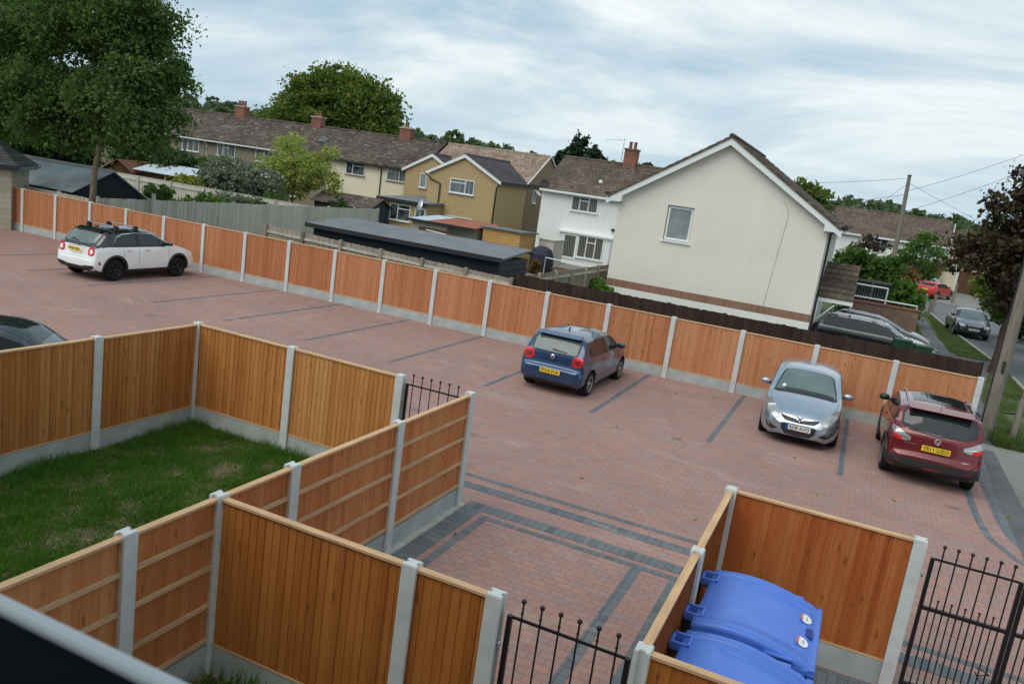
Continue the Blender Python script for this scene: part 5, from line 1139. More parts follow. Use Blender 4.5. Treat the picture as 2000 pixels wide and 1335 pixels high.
for s_ in 'lr':
    seams(b, s_, [(1.10, -.06), (1.68, 0), (2.92, 0)], .38, 0); handle(b, s_, 1.28, .96, 'chrome'); handle(b, s_, 2.0, .96, 'chrome')
    b['poly']('sill_cladding', 'black_plastic', [(1.12, .22, .36), (3.0, .22, .36)], s_, .012, nv=3)
    for x in (.78, 3.35): b['arc']('wheel_arch_trim', 'black_plastic', x, .355, .40, .475, R(-8), R(188), s_, .012)
    b['poly']('reflector', 'lamp_dark_red', [(.17, .56, .60), (.20, .52, .64), (.23, .52, .58)], s_, .014, nu=4, nv=2)
for x in (1.0, 1.75):
    rbx = MB().tube([(x, -.60, 1.665), (x, .60, 1.665)], .018, 8); rbx.build('roof_bar', 'rim_silver', b['t'])
    for y in (-.58, .58): MB().box(x-.07, x+.07, y-.05, y+.05, 1.52, 1.685).build('roof_bar_foot', 'black_plastic', b['t'], bevel=.015)
b['poly']('windscreen', 'car_glass', [(2.56, -.56, .56), (3.06, -.66, .66)], 'top', .006, nu=10)

# --- silver hatchback facing us
L = 4.0
sp = dict(L=L, W=1.73, H=1.49, paint='paint_silver', wr=.30, wx=(.62, 3.13), mir=(2.46, 1.0), tumble=.28, sm=.09,
  top=[(0, .6), (.05, .95), (.10, 1.02), (.40, 1.40), (.55, 1.45), (1.1, 1.485), (1.6, 1.485), (1.95, 1.44), (2.2, 1.37), (2.95, 1.02), (3.3, .955), (3.62, .84), (3.82, .73), (3.93, .62), (L, .50)],
  belt=[(0, .92), (.5, .99), (2.0, .955), (3.0, .92), (3.6, .74), (L, .55)], plan=[(0, .86), (.1, .92), (.3, .97), (.65, 1), (3.1, 1), (3.45, .97), (3.70, .90), (3.86, .80), (3.95, .68), (L, .55)], bot=[(0, .32), (.5, .18), (3.5, .17), (3.85, .17), (L, .24)])
b = car('silver_hatchback', 'silver-blue hatchback parked facing us with a white front plate', (-.74, 22.45, 0), R(-88.0), sp)
side_windows(b, dict(surround=(0, 0), surround_poly=[(.50, 1.06, 1.10), (.68, 1.03, 1.30), (1.0, 1.0, 1.375), (1.6, .985, 1.385), (2.0, .98, 1.33), (2.66, .98, 1.02)], glass=[[(.64, 1.07, 1.22), (.78, 1.04, 1.32), (1.4, 1.01, 1.36)], [(1.48, 1.01, 1.36), (1.95, 1.0, 1.31), (2.5, 1.0, 1.03)]]))
b['poly']('windscreen_surround', 'black_plastic', [(2.08, -.50, .50), (2.14, -.56, .56), (2.6, -.655, .655), (2.98, -.70, .70), (3.05, -.60, .60)], 'top', .004, nu=16, nv=12)
b['poly']('windscreen', 'car_glass_clear', [(2.12, -.47, .47), (2.18, -.525, .525), (2.6, -.62, .62), (2.90, -.665, .665)], 'top', .009, nu=14, nv=12)
b['poly']('tax_disc', 'plate_white', [(2.70, -.50, -.49), (2.74, -.535, -.455), (2.78, -.535, -.455), (2.82, -.50, -.49)], 'top', .012, nu=6, nv=3)
for a in (-.45, .1): b['poly']('wiper', 'black_plastic', [(2.86, a-.02, a+.50), (2.885, a-.02, a+.52)], 'top', .022, nu=3, nv=4)
for s in (-1, 1):
    P = [(.42, .60, .66), (.50, .56, .74), (.60, .555, .83), (.68, .60, .90), (.74, .70, .94), (.77, .80, .90)]; P = P if s > 0 else [(-a, c, d) for a, c, d in P[::-1]]
    b['poly']('headlight', 'lamp_clear', P, 'front', .010, nu=14); 
    for (cy, cz, rr) in ((.54, .635, .052), (.655, .74, .055)):
        lamp = [(s*(cy+rr*math.cos(a)), cz-rr*math.sin(a), cz+rr*math.sin(a)) for a in np.linspace(0, math.pi, 9)]; lamp = lamp if lamp[0][0] < lamp[-1][0] else lamp[::-1]
        b['poly']('headlight_reflector', 'rim_silver', lamp, 'front', .014, nu=9, nv=3)
    F_ = [(.44, .34, .36), (.56, .30, .40), (.66, .34, .46), (.70, .42, .45)]; F_ = F_ if s > 0 else [(-a, c, d) for a, c, d in F_[::-1]]
    b['poly']('fog_lamp_recess', 'black_plastic', F_, 'front', .006); F2 = [(.60, .37, .385), (.65, .40, .44), (.67, .435, .455)]; F2 = F2 if s > 0 else [(-a, c, d) for a, c, d in F2[::-1]]
    b['poly']('fog_lamp', 'lamp_clear', F2, 'front', .012)
    V_ = [(.0, .57, .60), (.07, .625, .65), (.38, .662, .685)]; V_ = V_ if s > 0 else [(-a, c, d) for a, c, d in V_[::-1]]
    b['poly']('grille_wing', 'chrome', V_, 'front', .014, nv=3)
b['poly']('grille', 'black_plastic', [(-.40, .63, .67), (-.30, .565, .665), (0, .545, .66), (.30, .565, .665), (.40, .63, .67)], 'front', .007)
for z in (.585, .61): b['poly']('grille_slat', 'grey_upvc', [(-.30, z, z+.008), (.30, z, z+.008)], 'front', .012, nv=1)
b['poly']('lower_grille', 'black_plastic', [(-.36, .37, .50), (-.26, .27, .515), (0, .25, .515), (.26, .27, .515), (.36, .37, .50)], 'front', .006)
b['poly']('splitter', 'black_plastic', [(-.50, .19, .205), (0, .20, .225), (.50, .19, .205)], 'front', .02, nv=2)
MB().lathe([(.001, .008), (.04, .008), (.046, 0), (.001, -.002)], axis='x', n=20).build('emblem', 'chrome', b['t'], (3.975, 0, .645))
plate(b, 'RJ58 AVO', 4.012, .44, front=True, col='plate_white', blue=True)
b['poly']('bonnet_gap', 'black_plastic', [(3.0, -.745, -.738), (3.35, -.715, -.708), (3.66, -.60, -.592)], 'top', .003, nv=1); b['poly']('bonnet_gap', 'black_plastic', [(3.0, .738, .745), (3.35, .708, .715), (3.66, .592, .60)], 'top', .003, nv=1)
for s_ in 'lr': seams(b, s_, [(1.42, 0), (2.62, 0)], .30, 0); handle(b, s_, 1.58, .88, 'paint_silver')

# --- dark red crossover, rear towards us
L = 4.32
sp = dict(L=L, W=1.79, H=1.61, paint='paint_red', wr=.345, wx=(.82, 3.45), mir=(2.72, 1.13), mirpaint='black_plastic', tumble=.27,
  sm=.035, top=[(0, .58), (.012, .655), (.075, .68), (.10, 1.0), (.16, 1.10), (.52, 1.50), (.66, 1.555), (1.2, 1.595), (1.9, 1.60), (2.3, 1.56), (2.5, 1.50), (3.15, 1.12), (3.6, 1.05), (4.05, .92), (4.22, .8), (L, .62)],
  belt=[(0, 1.0), (.5, 1.12), (1.5, 1.07), (3.1, 1.0), (L, .7)], plan=planfn(L, .80, .88), bot=[(0, .40), (.2, .27), (.5, .22), (3.7, .22), (4.1, .26), (L, .36)])
b = car('dark_red_crossover', 'dark red crossover car with silver roof rails at the right end of the row', (2.02, 17.70, 0), R(91), sp)
side_windows(b, dict(surround=(0, 0), surround_poly=[(.46, 1.22, 1.26), (.62, 1.16, 1.36), (.95, 1.12, 1.46), (1.5, 1.09, 1.49), (2.1, 1.06, 1.47), (2.5, 1.05, 1.33), (2.98, 1.05, 1.08)], glass=[[(.56, 1.21, 1.28), (.74, 1.17, 1.39), (.95, 1.145, 1.43)], [(1.02, 1.14, 1.44), (1.5, 1.115, 1.465), (1.66, 1.11, 1.465)], [(1.76, 1.105, 1.46), (2.1, 1.085, 1.44), (2.45, 1.075, 1.33), (2.82, 1.075, 1.11)]], ), glass='car_glass')
b['poly']('rear_window', 'black_plastic', [(-.70, 1.20, 1.38), (-.66, 1.14, 1.45), (-.5, 1.09, 1.48), (0, 1.06, 1.50), (.5, 1.09, 1.48), (.66, 1.14, 1.45), (.70, 1.20, 1.38)], 'back', .004)
b['poly']('rear_glass', 'car_glass', [(-.655, 1.21, 1.37), (-.61, 1.16, 1.425), (-.48, 1.115, 1.45), (0, 1.085, 1.47), (.48, 1.115, 1.45), (.61, 1.16, 1.425), (.655, 1.21, 1.37)], 'back', .009)
MB().prism([(.34, 1.505), (.34, 1.52), (.68, 1.575), (.68, 1.545)], -.60, .60, 'y').build('rear_spoiler', 'paint_red', b['t'], bevel=.006)
b['poly']('glass_roof', 'car_glass', [(1.0, -.50, .50), (2.2, -.53, .53)], 'top', .005)
for s in (-1, 1):
    P = [(.48, .90, .965), (.60, .875, 1.02), (.72, .90, 1.09), (.80, .98, 1.11), (.84, 1.05, 1.11)]; P = P if s > 0 else [(-a, c, d) for a, c, d in P[::-1]]
    b['poly']('tail_light', 'lamp_clear', P, 'back', .012); P2 = [(.64, .872, .93), (.72, .88, .96), (.80, .93, 1.01)]; P2 = P2 if s > 0 else [(-a, c, d) for a, c, d in P2[::-1]]
    b['poly']('tail_light_red', 'lamp_red', P2, 'back', .016); P3 = [(.50, .915, .94), (.60, .93, .955), (.70, .96, .985)]; P3 = P3 if s > 0 else [(-a, c, d) for a, c, d in P3[::-1]]
    b['poly']('tail_light_bar', 'chrome', P3, 'back', .016)
    P4 = [(.58, .47, .50), (.70, .47, .50)]; P4 = P4 if s > 0 else [(-a, c, d) for a, c, d in P4[::-1]]; b['poly']('reflector', 'lamp_dark_red', P4, 'back', .022, nv=2)
    ys_ = s*.60; MB().tube([(.66, ys_, 1.48), (.80, ys_+s*.01, 1.565), (1.4, ys_+s*.02, 1.60), (2.05, ys_+s*.01, 1.575), (2.25, ys_, 1.50)], .020, 8).build('roof_rail', 'rim_silver', b['t'])
b['poly']('rear_skirt', 'black_plastic', [(-.87, .36, .60), (-.6, .37, .56), (.6, .37, .56), (.87, .36, .60)], 'back', .012, nu=26)
b['poly']('fog_strip', 'lamp_dark_red', [(-.16, .40, .43), (.16, .40, .43)], 'back', .02, nv=2)
b['poly']('wiper', 'black_plastic', [(-.02, 1.115, 1.13), (.42, 1.13, 1.165)], 'back', .02, nv=2)
b['poly']('tailgate_crease', 'black_plastic', [(-.62, .640, .646), (.62, .640, .646)], 'back', .003, nv=1)
plate(b, 'YE11 UZO', .02, .82)
MB().lathe([(.052, -.005), (.060, .0), (.052, .006), (.042, 0), (.052, -.005)], axis='x', n=24).box(-.005, .006, -.065, .065, -.012, .012).build('emblem', 'chrome', b['t'], (.055, 0, .985))
b['poly']('model_lettering', 'chrome', [(.36, .838, .850), (.58, .838, .850)], 'back', .008, nv=1); b['poly']('trim_lettering', 'chrome', [(-.62, .68, .69), (-.50, .68, .69)], 'back', .008, nv=1)
for s_ in 'lr':
    seams(b, s_, [(1.12, -.04), (1.72, 0), (2.92, 0)], .38, 0); handle(b, s_, 1.30, 1.0, 'paint_red'); handle(b, s_, 2.05, .97, 'paint_red')
    b['poly']('sill_cladding', 'black_plastic', [(1.15, .22, .38), (3.1, .22, .38)], s_, .012, nv=3)
    for x in (.82, 3.45): b['arc']('wheel_arch_trim', 'black_plastic', x, .355, .40, .465, R(-8), R(188), s_, .012)
b['poly']('windscreen', 'car_glass', [(2.52, -.55, .55), (3.1, -.66, .66)], 'top', .006, nu=10)
MB().tube([(.75, 0, 1.56), (.68, 0, 1.70)], .005, 5).build('aerial', 'black_plastic', b['t'])

# --- simpler cars further off
def saloon(name, label, loc, rz, paintm, L, W, H, mirrors=True, est=False, front_plate=None, rear_plate=None, kind='hatch', wr=.31, chrome=None, txt='', rails=False, roof=None):
    h = H
    if kind == 'estate': tp = [(0, .62), (.05, .92), (.12, 1.0), (.5, h-.08), (.7, h-.03), (1.6, h), (2.3, h-.01), (2.75, h-.09), (L-1.25, .97), (L-.7, .89), (L-.15, .72), (L, .52)]
    elif kind == 'saloon': tp = [(0, .6), (.06, .90), (.15, .98), (.62, 1.03), (1.25, h-.10), (1.6, h-.02), (2.1, h), (2.5, h-.05), (L-1.28, .95), (L-.7, .88), (L-.12, .72), (L, .52)]
    else: tp = [(0, .58), (.06, .95), (.15, 1.02), (.45, h-.08), (.7, h-.02), (1.3, h), (1.9, h-.03), (2.2, h-.12), (L-1.05, .98), (L-.6, .90), (L-.12, .72), (L, .55)]
    xw = (.80 if kind != 'hatch' else .68, L-.88)
    sp = dict(L=L, W=W, H=H, paint=paintm, wr=wr, wx=xw, mir=(L-1.55, .98), tumble=.30, top=tp, belt=[(0, .9), (.5, .95), (L-1.2, .90), (L, .6)], plan=planfn(L, .78, .84), bot=[(0, .3), (.3, .2), (L-.3, .2), (L, .3)], roofpaint=roof, two=(.0, L-1.35), mirrors=mirrors)
    b = car(name, label, loc, rz, sp); gx0 = {'estate': .45, 'saloon': 1.0, 'hatch': .5}[kind]; gx1 = L-1.38
    mid = (gx0+gx1)/2+.05; zt = lambda x: b['top'](x)-.105
    def gl(a, c, lo=.985): return [(x_, lo, max(lo+.015, zt(x_))) for x_ in np.linspace(a, c, 7)]
    side_windows(b, dict(surround=(0, 0), surround_poly=[(x_, .955, max(.97, zt(x_)+.03)) for x_ in np.linspace(gx0, gx1+.1, 12)], glass=([gl(gx0+.1, gx0+.75)] if kind == 'estate' else [])+[gl(gx0+(.83 if kind == 'estate' else .12), mid-.04), gl(mid+.04, gx1-.05)]), chrome=chrome, glass='car_glass')
    b['poly']('windscreen', 'car_glass' if not mirrors else 'car_glass_clear', [(gx1-.62, -.50, .50), (gx1+.05, -.64, .64)], 'top', .006, nu=10, nv=8)
    hz = h-.13
    b['poly']('rear_window', 'car_glass', [(-.56, 1.03, hz-.02), (.56, 1.03, hz-.02)], 'back', .006)
    for s in (-1, 1):
        P = [(.46, .76, .88), (.76, .74, .92)]; P = P if s > 0 else [(-a, c, d) for a, c, d in P[::-1]]; b['poly']('tail_light', 'lamp_red', P, 'back', .01)
        P = [(.44, .60, .70), (.60, .58, .74), (.72, .64, .76)]; P = P if s > 0 else [(-a, c, d) for a, c, d in P[::-1]]; b['poly']('headlight', 'lamp_clear', P, 'front', .01)
        if rails: MB().tube([(.7, s*.58, h-.03), (.85, s*.59, h+.04), (1.8, s*.60, h+.055), (2.5, s*.58, h+.03), (2.65, s*.57, h-.04)], .02, 6).build('roof_rail', 'rim_silver', b['t'])
    b['poly']('grille', 'chrome', [(-.30, .60, .70), (.30, .60, .70)], 'front', .012); b['poly']('grille_mesh', 'black_plastic', [(-.27, .615, .685), (.27, .615, .685)], 'front', .016)
    b['poly']('lower_grille', 'black_plastic', [(-.6, .28, .38), (.6, .28, .38)], 'front', .008)
    if front_plate: plate(b, txt, L+.012, .50, front=True, col='plate_white')
    if rear_plate: plate(b, txt, -.02, .72)
    for s_ in 'lr': seams(b, s_, [(mid, 0), (gx1+.02, 0)], .3, 0)
    return b
saloon('slate_blue_car', 'slate blue car mostly hidden behind the lawn fence at the left edge', (-14.25, 7.84, -.04), R(40), 'paint_slate', 3.75, 1.75, 1.47, kind='hatch', roof='paint_black', mirrors=False)
saloon('black_estate_car', 'black estate car with silver roof rails on the drive behind the dark fence', (-1.45, 35.3, 0), R(-3), 'paint_black', 4.75, 1.80, 1.47, kind='estate', chrome='chrome', rails=True)
saloon('dark_car_beyond', 'dark car on the drive just beyond the black estate, close to the brick wall', (-1.0, 38.0, 0), R(-2), 'paint_navy', 4.2, 1.75, 1.46, kind='hatch')
saloon('dark_saloon', 'dark saloon car parked on the road facing us beyond the telegraph pole', (5.65, 53.1, 0), R(-87), 'paint_navy', 4.5, 1.74, 1.43, kind='saloon', front_plate=True, txt='YD55 NXS')
saloon('red_small_car', 'bright red small car in front of the far white houses', (4.9, 75.4, 0), R(62), 'paint_scarlet', 3.9, 1.66, 1.40, kind='hatch', rear_plate=True, txt='')

# ------------------------------------------------------------ poles and wires
tp1 = thing('telegraph_pole', 'thick leaning wooden telegraph pole rising out of the picture behind the dark red car', 'telegraph pole', (3.72, 23.9, 0))
MB().tube([(0, 0, -.1), (.0, 0, 4), (.02, 0, 9.0)], [.17, .155, .12], 16).build('shaft', 'pole_wood', tp1)
MB().box(-.03, .03, -.20, -.15, 1.8, 2.1).build('plate', 'black_plastic', tp1); MB().tube([(-.15, -.08, 0), (-.15, -.09, 9)], .018, 6).build('cable', 'black_plastic', tp1)
lc2 = thing('lamp_column', 'grey column with a thicker base at the right edge beside the footpath', 'lamp post', (4.36, 23.95, 0))
MB().tube([(0, 0, -.05), (0, 0, 1.15), (0, 0, 1.22)], [.075, .075, .045], 14).tube([(0, 0, 1.2), (0, 0, 6.5)], .042, 12).build('column', 'pole_wood', lc2)
MB().tube([(0, 0, 6.4), (-.2, -.1, 6.7), (-.9, -.4, 6.75)], .035, 8).build('arm', 'galvanised', lc2); MB().box(-1.4, -.85, -.55, -.30, 6.70, 6.82).build('lantern', 'grey_upvc', lc2)
tp2 = thing('distant_telegraph_pole', 'slim weathered telegraph pole with wires in front of the far white terrace', 'telegraph pole', (1.62, 57, 0))
MB().tube([(0, 0, -.1), (-.12, 0, 4.5), (-.26, 0, 8.45)], [.17, .15, .11], 12).build('shaft', 'pole_wood', tp2)
MB().lathe([(.13, 0), (.13, .05), (.001, .09)], (-.26, 0, 8.43), n=10).box(-.45, -.05, -.12, -.10, 7.9, 7.96).build('pole_top', 'leaf_dark', tp2) if False else MB().lathe([(.13, 0), (.13, .05), (.001, .09)], (-.26, 0, 8.43), n=10).build('pole_top', 'black_plastic', tp2)
def wire(label, a, b_, sag):
    a, b_ = Vector(a), Vector(b_); pts = []
    for i in range(15):
        k = i/14; p = a.lerp(b_, k); p.z -= sag*4*k*(1-k); pts.append(p)
    o = MB().tube([p-a for p in pts], .011, 5).build('overhead_wire', 'black_plastic', None, a); o['label'] = label; o['category'] = 'wire'; o['group'] = 'wires from the distant telegraph pole'
PT = (1.36, 57, 8.3)
wire('overhead wire running left from the distant pole top towards the cream gable', PT, (-12, 54, 6.4), .3)
wire('lower overhead wire running left and down from the distant pole', (1.40, 57, 7.3), (-9, 95, 6.2), .2)
wire('upper overhead wire rising right from the distant pole to beyond the picture edge', (1.40, 57, 7.5), (12, 57, 13.4), .3)
wire('second overhead wire rising right from the distant pole', (1.47, 57, 6.2), (12, 57, 12.6), .3)
wire('steep overhead wire dropping from the distant pole to the far terrace roof', (1.40, 57, 8.0), (-2.5, 95, 5.2), .1)
wire('faint overhead wire falling right from the distant pole to the far houses', (1.40, 57, 8.0), (15, 95, 5.2), .1)

# ------------------------------------------------------------ trees and bushes
tree('ash_tree', 'tall green ash tree with a slim bare trunk, filling the top left', 'tree', (-28.15, 23.08, 0),
     [(-5.2, .6, 6.1, 2.5, 2.4, 1.7), (-2.7, .3, 5.7, 1.9, 2.2, 1.3), (.3, .4, 6.1, 1.5, 2.2, 1.2), (2.1, .2, 5.6, 1.5, 1.9, 1.0), (2.6, .2, 7.0, 1.2, 1.6, 1.1), (-4.3, .6, 9.0, 2.4, 2.6, 1.7), (-1.4, 0, 8.2, 2.0, 2.4, 1.2), (1.2, .3, 8.4, 1.4, 2, 1.2), (2.1, 0, 9.3, 1.3, 1.8, 1.2), (-1, .2, 11.6, 3.2, 2.8, 2.2), (-6.8, .8, 7.0, 1.6, 2, 1.8), (2.3, .1, 4.7, 1.0, 1.3, .6), (-2.4, .5, 4.3, 1.6, 1.6, .7), (.9, .5, 4.5, 1.0, 1.3, .6), (-8.5, 1.5, 5.5, 2.2, 2.2, 2.3)],
     (.4, .1, 8.5), .135, 150000, .092, 'leaf_ash', nl=34, clump=.55, per=150, shell=.45, seed=4, droop=.25)
tree('broad_tree', 'large rounded tree turning brown behind the terrace roof', 'tree', (-55.5, 75, 0),
     [(-4.9, 0, 8.2, 2.6, 4, 2.1), (-2.4, 0, 10.2, 3.2, 4, 2.6), (.8, 0, 11.2, 3.7, 4.5, 2.6), (4.0, 0, 10.0, 3.7, 4.5, 2.8), (6.5, 0, 8.2, 2.4, 4, 2.3), (0, 0, 7.8, 6.3, 5, 2.6), (-7.6, 0, 7.6, 1.1, 2, 1.5)], (0, 0, 9), .45, 62000, .235, 'leaf_autumn', nl=14, clump=.8, per=60, shell=.5, seed=5)
tree('purple_leaved_tree', 'purple-leaved maple by the road at the right edge, in front of the far houses', 'tree', (5.45, 37, 0),
     [(.0, 0, 4.6, 2.3, 2.2, 1.3), (1.5, 0, 6.3, 2.6, 2.4, 1.9), (-1.5, .1, 4.6, 1.1, 1.3, .75), (-.5, 0, 6.4, 1.0, 1.5, 1.2), (2.0, 0, 8.4, 2.4, 2.4, 1.6), (.4, .2, 3.3, 1.3, 1.5, .9), (2.6, 0, 4.2, 2.4, 2.2, 1.8), (-.1, -.2, 7.7, .8, 1, .9), (-2.3, 0, 4.3, .55, .6, .5)], (.35, 0, 5.5), .17, 34000, .115, 'leaf_purple', 'dark_bark', nl=14, clump=.36, per=50, shell=.45, seed=6)
bt = bpy.data.objects['purple_leaved_tree']; tw = MB(); rg = random.Random(3)
for i in range(7):
    a = Vector((-.5, 0, 5.0)); b_ = Vector((-1.35+rg.uniform(-.7, .7), rg.uniform(-.2, .2), 6.4+rg.uniform(-.5, .5))); tw.tube([a.lerp(b_, .3 if i else 0), a.lerp(b_, .7)+Vector((rg.uniform(-.1, .1), 0, .1)), b_], [.03, .018, .006], 5)
    for j in range(5): c = a.lerp(b_, rg.uniform(.5, .95)); tw.tube([c, c+Vector((rg.uniform(-.35, .25), 0, rg.uniform(.05, .35)))], [.010, .004], 4)
tw.build('bare_twigs', 'dark_bark', bt)
tree('roadside_green_tree', 'yellowish green small tree below the purple-leaved maple', 'tree', (7.0, 46, 0), [(0, 0, 3.6, 1.6, 1.6, 1.6), (-.9, 0, 2.6, 1.1, 1.2, 1.2), (.8, 0, 2.3, 1.2, 1.2, 1.3)], (0, 0, 3), .10, 6000, .17, 'leaf_autumn', 'dark_bark', nl=6, clump=.35, seed=8)
tree('far_garden_tree', 'airy green tree in front of the far white terrace windows', 'tree', (4.4, 84, 0), [(0, 0, 3.3, 2.2, 1.5, 1.3), (-1.6, 0, 2.6, 1.4, 1.2, .9), (1.6, 0, 2.5, 1.5, 1.2, 1.1), (.3, 0, 4.6, 1.1, 1, .8), (0, 0, 1.6, 2.0, 1.2, .9)], (0, 0, 2.6), .12, 2300, .20, 'leaf_bush', nl=12, clump=.55, seed=9)
tree('purple_garden_tree', 'thin purplish tree between the cream gable and the far terrace', 'tree', (.0, 66, 0), [(0, 0, 3.9, .8, .8, .6), (-.8, 0, 3.4, .6, .7, .5), (1.2, 0, 3.9, .5, .5, .5)], (0, 0, 3), .1, 380, .16, 'leaf_purple', 'dark_bark', nl=6, clump=.35, seed=10)
cf = tree('conifer', 'dark drooping conifer behind the roof of the white house', 'tree', (-28.2, 80, 0), [(0, 0, 5.0, 3.2, 3, 2.2), (-.9, 0, 7.3, 1.9, 2, 1.6), (1.1, 0, 7.4, 1.6, 1.8, 1.5), (-.4, 0, 9.2, .7, .8, 1.1), (1.2, 0, 8.8, .5, .6, .8), (-1.6, 0, 6.4, 1.7, 2, 1.5)], (0, 0, 8), .3, 14000, .30, 'leaf_conifer', 'dark_bark', nl=8, clump=.4, per=26, seed=11, droop=.8)
bush('silver-green rounded bush in front of the grey terrace', (-38.2, 41.5, 0), 3.1, 2.4, 4.0, 16000, .13, 'leaf_silver', 'silver_bush', 8, 2, .28)
tree('yellow_green_tree', 'pale yellow-green feathery tree between the grey and cream parts of the terrace', 'tree', (-37.1, 46.5, 0), [(0, 0, 3.3, 2.4, 2, 1.3), (-.6, 0, 4.6, 1.4, 1.4, 1.1), (1.8, 0, 3.6, 1.5, 1.4, 1.0), (2.4, 0, 4.6, .8, .8, .8), (-2.3, 0, 3.4, 1.1, 1.1, .7), (2.6, 0, 2.7, 1.3, 1.2, .7), (0, 0, 2.2, 1.6, 1.4, .9)], (0, 0, 4), .10, 15000, .095, 'leaf_yellow', nl=22, clump=.34, per=40, seed=12)
bush('clipped round green bush behind the silver-grey fence', (-36.3, 33.9, 0), 1.25, 1.2, 2.0, 7000, .09, 'leaf_bush', 'round_bush', 2, 3, .12)
bush('bright green low bush just over the silver-grey fence', (-32.6, 33.5, 0), 1.5, 1.0, 1.95, 5000, .10, 'leaf_bright', 'green_bush', 5, 4, .2)
bush('grey-green lavender mound behind the silver-grey fence', (-32.3, 35.7, 0), 1.6, 1.1, 2.0, 5000, .09, 'leaf_silver', 'lavender_bush', 4, 5, .2)
bush('dark green bush right of the lavender mound', (-31.0, 36.1, 0), 1.0, .9, 1.85, 3500, .10, 'leaf_bush', 'dark_bush', 3, 6, .18)
bush('golden yellow bush in front of the pale-roofed garden building', (-39.0, 38.8, 0), 1.6, 1.0, 2.5, 4500, .11, 'leaf_gold', 'golden_bush', 6, 7, .2)
bush('climbing green shrub on the garden fence below the yellow-green tree', (-33.9, 40.2, 0), 1.4, .7, 2.1, 3000, .12, 'leaf_bush', 'climbing_shrub', 4, 8, .2)
bush('dark green shrub leaning over the fence by the pitched garden shed', (-30.4, 42.6, 0), 1.2, .9, 2.35, 3500, .12, 'leaf_dark', 'shed_shrub', 4, 9, .2)
bush('tall dense green hedge right of the cream gable', (-.1, 47.5, 0), 1.9, 1.5, 3.9, 12000, .15, 'leaf_bush', 'tall_hedge', 7, 10, .28)
bush('yellow-green shrub in front of the wall end, below the distant pole', (2.4, 50, 0), 1.3, 1.1, 2.5, 5000, .13, 'leaf_bright', 'wall_shrub', 6, 11, .24)
bush('rust and green shrub beside the distant pole foot', (2.5, 56, 0), .9, .8, 3.1, 2500, .14, 'leaf_rust', 'rust_shrub', 5, 12, .24)
bush('small green shrub at the foot of the old fence by the cream gable', (-10.0, 33.2, 0), .8, .8, 1.3, 1800, .10, 'leaf_bright', 'fence_shrub', 3, 13, .15)
bush('dark shrub under the purple-leaved tree at the right', (8.3, 52, 0), 1.5, 1.5, 2.6, 4500, .16, 'leaf_dark', 'roadside_shrub', 5, 14, .25)
hd = [(-57.5, 40, 4.6), (-53, 41, 3.9), (-48.5, 46.5, 3.4), (-48.2, 50.0, 3.3), (-52.5, 47.5, 4.6), (-62, 40, 5.5)]
for i, (x, y, h_) in enumerate(hd):
    bush(['dark evergreen behind the ridge of the black barn', 'dark evergreen behind the right end of the black barn roof', 'dark evergreen above the small red and orange things', 'dark green bush beside the grey end of the terrace', 'dark evergreen over the brown garden building', 'tall dark evergreen at the left edge behind the barn'][i], (x, y, 0), 3.2, 2.4, h_, 9000, .20, 'leaf_dark' if i != 3 else 'leaf_bush', 'evergreen', 6, 20+i, .4, 'tree', 'dark evergreens behind the black barn')
tree('left_edge_tree', 'dark leafy tree behind the ash at the far left edge', 'tree', (-56, 34, 0), [(0, 0, 7, 4, 3.5, 3.5), (-3, 0, 5, 3, 3, 2.5), (3, 0, 5.2, 3, 3, 2.2), (0, 0, 9.5, 3.2, 3, 2.2), (5.5, 0, 6.5, 2.5, 2.5, 2.2)], (0, 0, 8), .3, 22000, .24, 'leaf_dark', nl=12, clump=.6, per=30, seed=15)
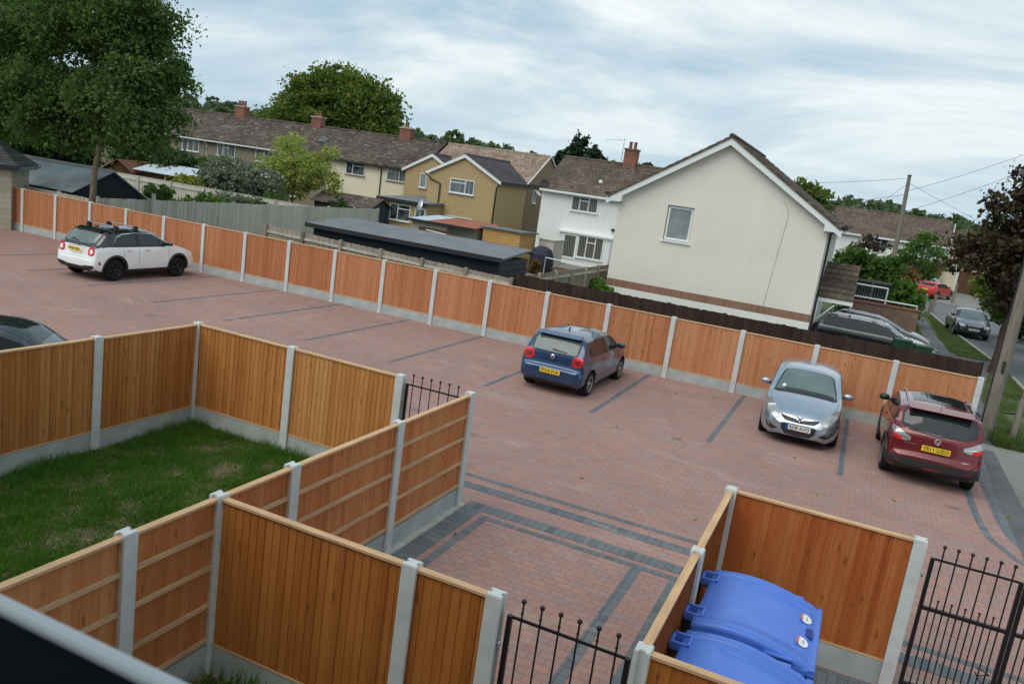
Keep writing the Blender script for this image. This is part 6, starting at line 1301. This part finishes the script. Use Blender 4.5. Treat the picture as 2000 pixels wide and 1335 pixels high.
tree('round_far_tree', 'round green treetop just over the right slope of the cream gable roof', 'tree', (-6.3, 78, 0), [(0, 0, 6.5, 2.2, 2.2, 1.9), (1.0, 0, 5.4, 2.0, 2, 1.5), (-1, 0, 5.4, 2, 2, 1.6)], (0, 0, 6), .2, 6000, .28, 'leaf_autumn', nl=6, clump=.4, seed=16)
# lawn tufts and weeds by the near fence foot
# hills with woodland
hm = MB(); nx, ny = 60, 10
def hill_h(x, y):
    a = math.atan2(x, y); k = min(1, max(0, (math.hypot(x, y)-170)/260)); base = 15.0*np.interp(math.degrees(a), [-60, -45, -30, -20, -8, 0, 8, 20, 40], [.95, 1.0, .97, 1.0, 1.0, .80, .35, .15, .1])
    return float(base*(3*k*k-2*k**3)+1.2*math.sin(a*23)*k)
vs = []
for j in range(ny+1):
    rr = 150+j*50
    for i in range(nx+1): a = R(-75+i*120/nx); x, y = rr*math.sin(a), rr*math.cos(a); vs.append((x, y, hill_h(x, y)-.2))
hm.add(vs, [(j*(nx+1)+i, j*(nx+1)+i+1, (j+1)*(nx+1)+i+1, (j+1)*(nx+1)+i) for j in range(ny) for i in range(nx)], 0, True)
structure('hills', hm, 'hill_grass')
n = 950; lob = []
for i in range(n):
    a = R(RNG.uniform(-62, 28)); rr = RNG.uniform(150, 430)**1.0; 
    if rr < 260 and RNG.random() < .55: rr = RNG.uniform(260, 430)
    x, y = rr*math.sin(a), rr*math.cos(a); s_ = RNG.uniform(1.7, 3.3)*(1+.5*RNG.random()**3); lob.append((x, y, hill_h(x, y)+s_*.75, s_, s_, s_*.9))
P = crown_points(lob, 150000, .9, 22, .7); me = quads_mesh('woodland', P, 1.1*(.6+.8*RNG.random(len(P))), 'leaf_hill')
wd = link('woodland', me, None, kind='stuff', label='far wooded hillside along the horizon', category='woodland')
# fallen leaves and litter on the paving
lf = RNG.uniform([-4.5, 6, 0], [4, 22, 0], (26, 3)); lf[:, 2] = .012
q = link('fallen_leaves', quads_mesh('fallen_leaves', lf, .06*(.6+.8*RNG.random(26)), 'leaf_gold'), None, kind='stuff', label='small fallen leaves scattered on the block paving', category='leaves')
blades('inner_yard_grass', (-4.75, -2.1, 3.4, 5.33), 9000, .10, 'grass_blade', None, label='dark grass tuft at the foot of the nearest fence corner', category='grass')
